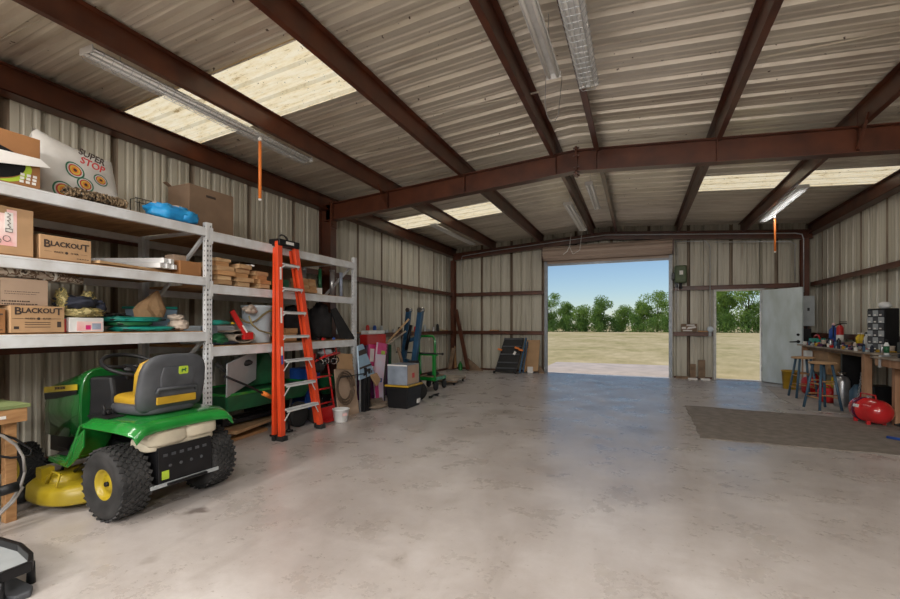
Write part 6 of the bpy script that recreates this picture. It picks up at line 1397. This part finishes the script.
# drawer organiser
y0, y1 = 7.86, 8.38
a = P(867, 335, x=3.2); zt = P(880, 309, x=3.28).z
r = root('parts_cabinet', (3.4, 8.1, BZ), 'tall black drawer organiser standing on the workbench', 'drawer cabinet')
cx0, cx1 = 3.20, 3.50; cz0, cz1 = BZ+.05, BZ+.63
O4 = Matrix.Translation((3.26, 8.52, 0)) @ Matrix.Rotation(-1.2, 4, 'Z') @ Matrix.Diagonal((.88, .85, 1, 1))
m = MB(); m.box(-.30, .30, .02, .24, cz0-.05, cz1, O4) if 0 else m.box(-.16, .16, .0, .24, cz0-.05, cz1, O4); cab = part('cabinet', m, 'black_plastic', r, .006)
F4 = O4
for j in range(6):
    for i in range(3):
        m = MB(); x_ = -.145+i*.099; z_ = cz0-.035+j*.10; m.box(x_, x_+.092, -.014, .0, z_, z_+.088, F4); d_ = part('drawer', m, 'grey_seat' if (i+j) % 2 else 'clear_tube', cab)
        m = MB(); m.box(x_+.03, x_+.06, -.024, -.014, z_+.01, z_+.028, F4); part('knob', m, 'paper', d_)
m = MB(); q = O4 @ Vector((.03, .12, 0)); m.blob((q.x, q.y, cz1+.05), (.07, .06, .05), .15, 3, 3, flat=cz1+.001); single('plastic_bag', m, 'white_plastic', 'crumpled white plastic bag on top of the black drawer organiser', 'bag')
# bench clutter: every item its own thing
def on(px, dx=.0): # a spot on the bench top
    return P(px, 340, x=BX+.1+dx)
def bottle(px, dx, h, rr, mt, cap, label, name='bottle', cat='bottle', neck=.45):
    q = on(px, dx); r = root(name, (q.x, q.y, BZ), label, cat)
    m = MB(); m.lathe([(.001, 0), (rr, 0), (rr, h*.68), (rr*neck, h*.82), (rr*neck, h*.9), (.001, h*.9)], (q.x, q.y, BZ+.001), n=18, caps=False); part('body', m, mt, r)
    m = MB(); m.cyl((q.x, q.y, BZ+h*.9), (q.x, q.y, BZ+h), rr*neck*1.1, n=14); part('cap', m, cap, r)
    return r
q = on(840, .42)
r = root('fire_extinguisher', (q.x, q.y, BZ), 'red fire extinguisher with a white label standing on the bench', 'fire extinguisher')
m = MB(); m.lathe([(.001, 0), (.052, 0), (.055, .01), (.055, .33), (.035, .37), (.02, .385), (.001, .385)], (q.x, q.y, BZ), n=24, caps=False); part('cylinder', m, 'red', r)
m = MB(); m.lathe([(.0555, .05), (.0565, .05), (.0565, .20), (.0555, .20)], (q.x, q.y, BZ), n=24); part('label', m, 'paper', r)
m = MB(); m.cyl((q.x, q.y, BZ+.38), (q.x, q.y, BZ+.41), .02); m.box(q.x-.015, q.x+.1, q.y-.01, q.y+.01, BZ+.40, BZ+.42); m.box(q.x-.015, q.x+.1, q.y-.01, q.y+.01, BZ+.435, BZ+.45); m.tube([(q.x-.02, q.y, BZ+.4), (q.x-.1, q.y, BZ+.36), (q.x-.1, q.y, BZ+.15)], .01, 8); part('valve', m, 'black_plastic', r)
bottle(833.5, .38, .42, .07, 'blue', 'pink_print', 'cobalt blue jug standing left of the fire extinguisher', 'blue_jug', 'jug', .35)
bottle(829, .20, .14, .04, 'navy_cloth', 'black_plastic', 'squat dark blue bottle in front of the cobalt jug')
r = root('tool_bag', (on(816, .3).x, on(816, .3).y, BZ), 'teal box with a red arched handle near the far end of the bench', 'tool box')
q = on(817, .25); m = MB(); m.box(q.x-.1, q.x+.1, q.y-.12, q.y+.12, BZ+.001, BZ+.12); part('box', m, 'teal', r, .01)
m = MB(); m.tube([(q.x, q.y-.16, BZ+.11), (q.x, q.y-.1, BZ+.17), (q.x, q.y, BZ+.19), (q.x, q.y+.1, BZ+.17), (q.x, q.y+.16, BZ+.11)], .016, 8); part('handle', m, 'red', r)
names = [('spray_can', 'can'), ('glass_jar', 'jar'), ('paint_can', 'can'), ('plastic_tub', 'tub'), ('tool_case', 'case'), ('parts_box', 'box'), ('hand_drill', 'drill'), ('rag', 'rag'), ('pliers', 'pliers'), ('tape_roll', 'tape'), ('glue_bottle', 'bottle'), ('wood_block', 'block')]
cols = [('red', 'red'), ('mustard', 'yellow'), ('paper', 'white'), ('navy_cloth', 'navy'), ('black_plastic', 'black'), ('steel_blue', 'blue'), ('silver', 'silver'), ('old_wood', 'brown'), ('pale_cloth', 'tan'), ('black_metal', 'dark'), ('grey_paint', 'grey'), ('dark_purple', 'maroon')]
def item(nm, x, y, s_, mt, k):
    m = MB(); R = random.Random(k*7+1); a = R.uniform(0, 3)
    Z = BZ+.001
    if nm in ('spray_can', 'glue_bottle'): h = s_*2.6; m.lathe([(s_*.5, 0), (s_*.52, .01), (s_*.52, h*.78), (s_*.25, h*.86), (s_*.22, h), (.001, h)], (x, y, Z), n=16, caps=False); m.add([(x, y, Z)], [])
    elif nm in ('glass_jar', 'paint_can'): h = s_*1.3; m.lathe([(.001, 0), (s_*.62, 0), (s_*.62, h*.85), (s_*.68, h*.86), (s_*.68, h), (.001, h)], (x, y, Z), n=18, caps=False)
    elif nm == 'plastic_tub': m.lathe([(.001, 0), (s_*.6, 0), (s_*.85, s_), (s_*.9, s_), (s_*.8, s_*.97), (s_*.55, .01), (.001, .01)], (x, y, Z), n=18, caps=False)
    elif nm in ('tool_case', 'parts_box', 'wood_block'):
        w = s_*(1.3 if nm != 'tool_case' else 2.0); h = s_*(.7 if nm != 'wood_block' else .5); m.cbox((x, y, Z+h/2), (w*.7, w, h), (0, 0, a*.3)); m.cbox((x, y, Z+h+.006), (w*.5, w*.8, .011), (0, 0, a*.3))
    elif nm == 'hand_drill': m.cyl((x, y-s_*.9, Z+s_*1.15), (x, y+s_*.9, Z+s_*1.15), s_*.36, s_*.2, 14); m.bar((x, y-s_*.5, Z+s_*1.0), (x, y-s_*.6, Z+.03), s_*.35, s_*.4, (0, 1, 0)); m.cbox((x, y-s_*.6, Z+s_*.18), (s_*.55, s_*.9, s_*.34))
    elif nm == 'rag': m.blob((x, y, Z+s_*.3), (s_*.8, s_*1.1, s_*.34), .3, 3, k, flat=Z)
    elif nm == 'pliers': m.tube([(x-s_*.6, y-s_, Z+.014), (x, y, Z+.014), (x+s_*.2, y+s_*.9, Z+.014)], [.01, .014, .006], 8); m.tube([(x+s_*.6, y-s_, Z+.014), (x, y, Z+.016), (x-s_*.2, y+s_*.9, Z+.014)], [.01, .014, .006], 8)
    elif nm == 'tape_roll': m.lathe([(s_*.35, 0), (s_*.8, 0), (s_*.8, s_*.6), (s_*.35, s_*.6), (s_*.35, 0)], (x, y, Z), n=22, caps=False)
    return m
# placed in bands front/middle/back down the bench
bands = [('front edge', .05), ('second row', .16), ('middle row', .28), ('fourth row', .40), ('back row', .52)]
spot = ['far end', 'beyond the farther stool', 'level with the farther stool', 'between the two stools', 'level with the nearer stool', 'just beyond the silver cylinder', 'above the silver cylinder', 'level with the drawer organiser']
seq = 0; R = random.Random(44)
for bi, (bn, dx) in enumerate(bands):
    y = 7.98; k = 0
    while y < 10.8:
        nm, ct = names[(seq*5+bi) % 12]; mt, cn = cols[(seq*7+3+bi*2) % 12]; s_ = R.uniform(.032, .05) if bi < 2 else R.uniform(.05, .085)
        if (bi >= 1 and 8.1 < y < 8.85): y += .1; continue
        if not (bi >= 3 and (abs(y-on(840, .42).y) < .13 or abs(y-on(833.5, .38).y) < .14)) and not (bi in (1, 2, 3) and abs(y-on(817, .25).y) < .20) and not (bi in (1, 2) and abs(y-on(829, .2).y) < .09) and not (bi in (3, 4) and any(abs(y-on(p_, d_).y) < .1 for p_, d_ in ((859, .52), (862.5, .52), (868, .32)))):
            m = item(nm, BX+dx+R.uniform(-.015, .03), y, s_, mt, seq)
            sp_ = spot[min(7, int((10.8-y)/.345))]
            pos_ = ('at the far end') if sp_ == 'far end' else sp_
            single(nm, m, mt, '%s %s on the bench %s, %s' % (cn, nm.replace('_', ' '), bn, pos_), ct, bevel=.002)
        seq += 1; y += s_*2+R.uniform(.0, .025)
for k, (px, dx, hh) in enumerate(((848, .0, .11), (853, .0, .11), (859, .16, .19), (862.5, .16, .19))):
    bottle(px, dx+.30 if k < 2 else dx+.36, hh+.06, .045, 'mustard' if k < 2 else 'yellow', 'paper', ['yellow-green', 'pale yellow', 'lemon yellow', 'golden'][k]+' squeeze bottle in the row before the drawer organiser', 'squeeze_bottle', 'bottle') if k >= 2 else None
bottle(868, .32, .27, .05, 'white_plastic', 'black_plastic', 'white spray bottle with a black head left of the drawer organiser', 'spray_bottle', 'spray bottle', .6)
# bench grinder / vise on the near bench
BZ2 = BZ-.034
r = root('bench_vise', (3.15, 7.3, BZ2), 'dark steel vise bolted to the near bench at the right edge', 'vise')
m = MB(); m.cyl((3.12, 7.35, BZ2), (3.12, 7.35, BZ2+.05), .09); m.cbox((3.12, 7.35, BZ2+.13), (.12, .22, .14)); m.cyl((3.12, 7.20, BZ2+.12), (3.12, 7.52, BZ2+.12), .03); m.cbox((3.12, 7.18, BZ2+.15), (.14, .05, .16)); part('body', m, 'black_metal', r, .008)
m = MB(); m.tube([(3.02, 7.12, BZ2+.12), (3.22, 7.12, BZ2+.12)], .008, 8); part('handle', m, 'silver', r)
r = root('bench_grinder', (3.3, 6.95, BZ2), 'black bench grinder beside the vise at the right edge', 'grinder')
m = MB(); m.cyl((3.3, 6.85, BZ2+.14), (3.3, 7.05, BZ2+.14), .075); m.box(3.24, 3.36, 6.88, 7.02, BZ2, BZ2+.08); part('motor', m, 'grey_seat', r, .006)
m = MB(); m.cyl((3.3, 6.78, BZ2+.14), (3.3, 6.82, BZ2+.14), .09); m.cyl((3.3, 7.08, BZ2+.14), (3.3, 7.12, BZ2+.14), .09); part('grinding_wheel', m, 'black_metal', r)
q = P(886.5, 345, x=3.02); r = root('glue_bottle', (q.x, q.y, BZ2), 'tall white bottle with a green label at the near bench edge', 'bottle')
m = MB(); m.lathe([(.001, 0), (.028, 0), (.028, .15), (.014, .19), (.001, .19)], (3.02, q.y, BZ2), n=18, caps=False); part('body', m, 'white_plastic', r)
m = MB(); m.lathe([(.029, .05), (.030, .05), (.030, .14), (.029, .14)], (3.02, q.y, BZ2), n=18); part('label', m, 'dark_green', r)
m = MB(); m.cyl((3.02, q.y, BZ2+.19), (3.02, q.y, BZ2+.23), .014); part('cap', m, 'black_plastic', r)
m = MB(); m.bar((2.93, 7.55, BZ2+.02), (2.925, 7.55, BZ2-.14), .02, .025, (0, 1, 0)); m.bar((2.93, 7.55, BZ2+.012), (3.05, 7.6, BZ2+.012), .03, .02); single('clamp', m, 'galv', 'steel clamp hooked over the front edge of the near bench', 'clamp')
for k, (x, y) in enumerate(((3.38, 7.55), (3.42, 7.35), (3.25, 7.62), (3.45, 7.18), (3.2, 6.72), (3.0, 6.85))):
    nm, ct = names[(k*5+2) % 12]; mt, cn = cols[(k*5+4) % 12]; BZs = BZ; BZ = BZ2; m = item(nm, x, y, .07, mt, 90+k); BZ = BZs
    single(nm, m, mt, '%s %s on the near bench, number %s back from its far end' % (cn, nm.replace('_', ' '), ('one', 'two', 'three', 'four', 'five', 'six')[k]) if False else '%s %s on the near bench %s' % (cn, nm.replace('_', ' '), ('in its far corner', 'behind the vise', 'close beside the organiser', 'against the wall by the grinder', 'at its camera end', 'in front of the grinder')[k]), ct, bevel=.003)
# ================================================================ LIGHT AND CAMERA
sun = bpy.data.lights.new('sun', 'SUN'); sun.energy = SUN_E; sun.angle = .01; sun.color = (1, .93, .82)
so = bpy.data.objects.new('sun', sun); C.objects.link(so); so.rotation_euler = Euler((math.radians(-4), math.radians(-34), 0))
w = bpy.data.worlds.new('World'); bpy.context.scene.world = w; w.use_nodes = True; n = w.node_tree; n.nodes.clear()
sky = n.nodes.new('ShaderNodeTexSky'); sky.sky_type = 'NISHITA'; sky.sun_disc = False; sky.sun_elevation = math.radians(55); sky.sun_rotation = math.radians(200); sky.air_density = 1.0; sky.dust_density = .25; sky.ozone_density = 5.0
bg = n.nodes.new('ShaderNodeBackground'); bg.inputs[1].default_value = SKY_E; out = n.nodes.new('ShaderNodeOutputWorld')
n.links.new(sky.outputs[0], bg.inputs[0]); n.links.new(bg.outputs[0], out.inputs[0])
cam = bpy.data.cameras.new('camera'); cam.sensor_width = 36; cam.lens = FPX/900*36; cam.shift_y = 25.5/900; cam.clip_start = .05; cam.clip_end = 2000
co = bpy.data.objects.new('camera', cam); C.objects.link(co); co.location = (0, 0, EYE); co.rotation_euler = (PI/2, 0, YAW)
S = bpy.context.scene; S.camera = co
S.view_settings.view_transform = 'Standard'; S.view_settings.look = 'None'; S.view_settings.gamma = 1; S.view_settings.use_curve_mapping = False; S.view_settings.exposure = EXPO
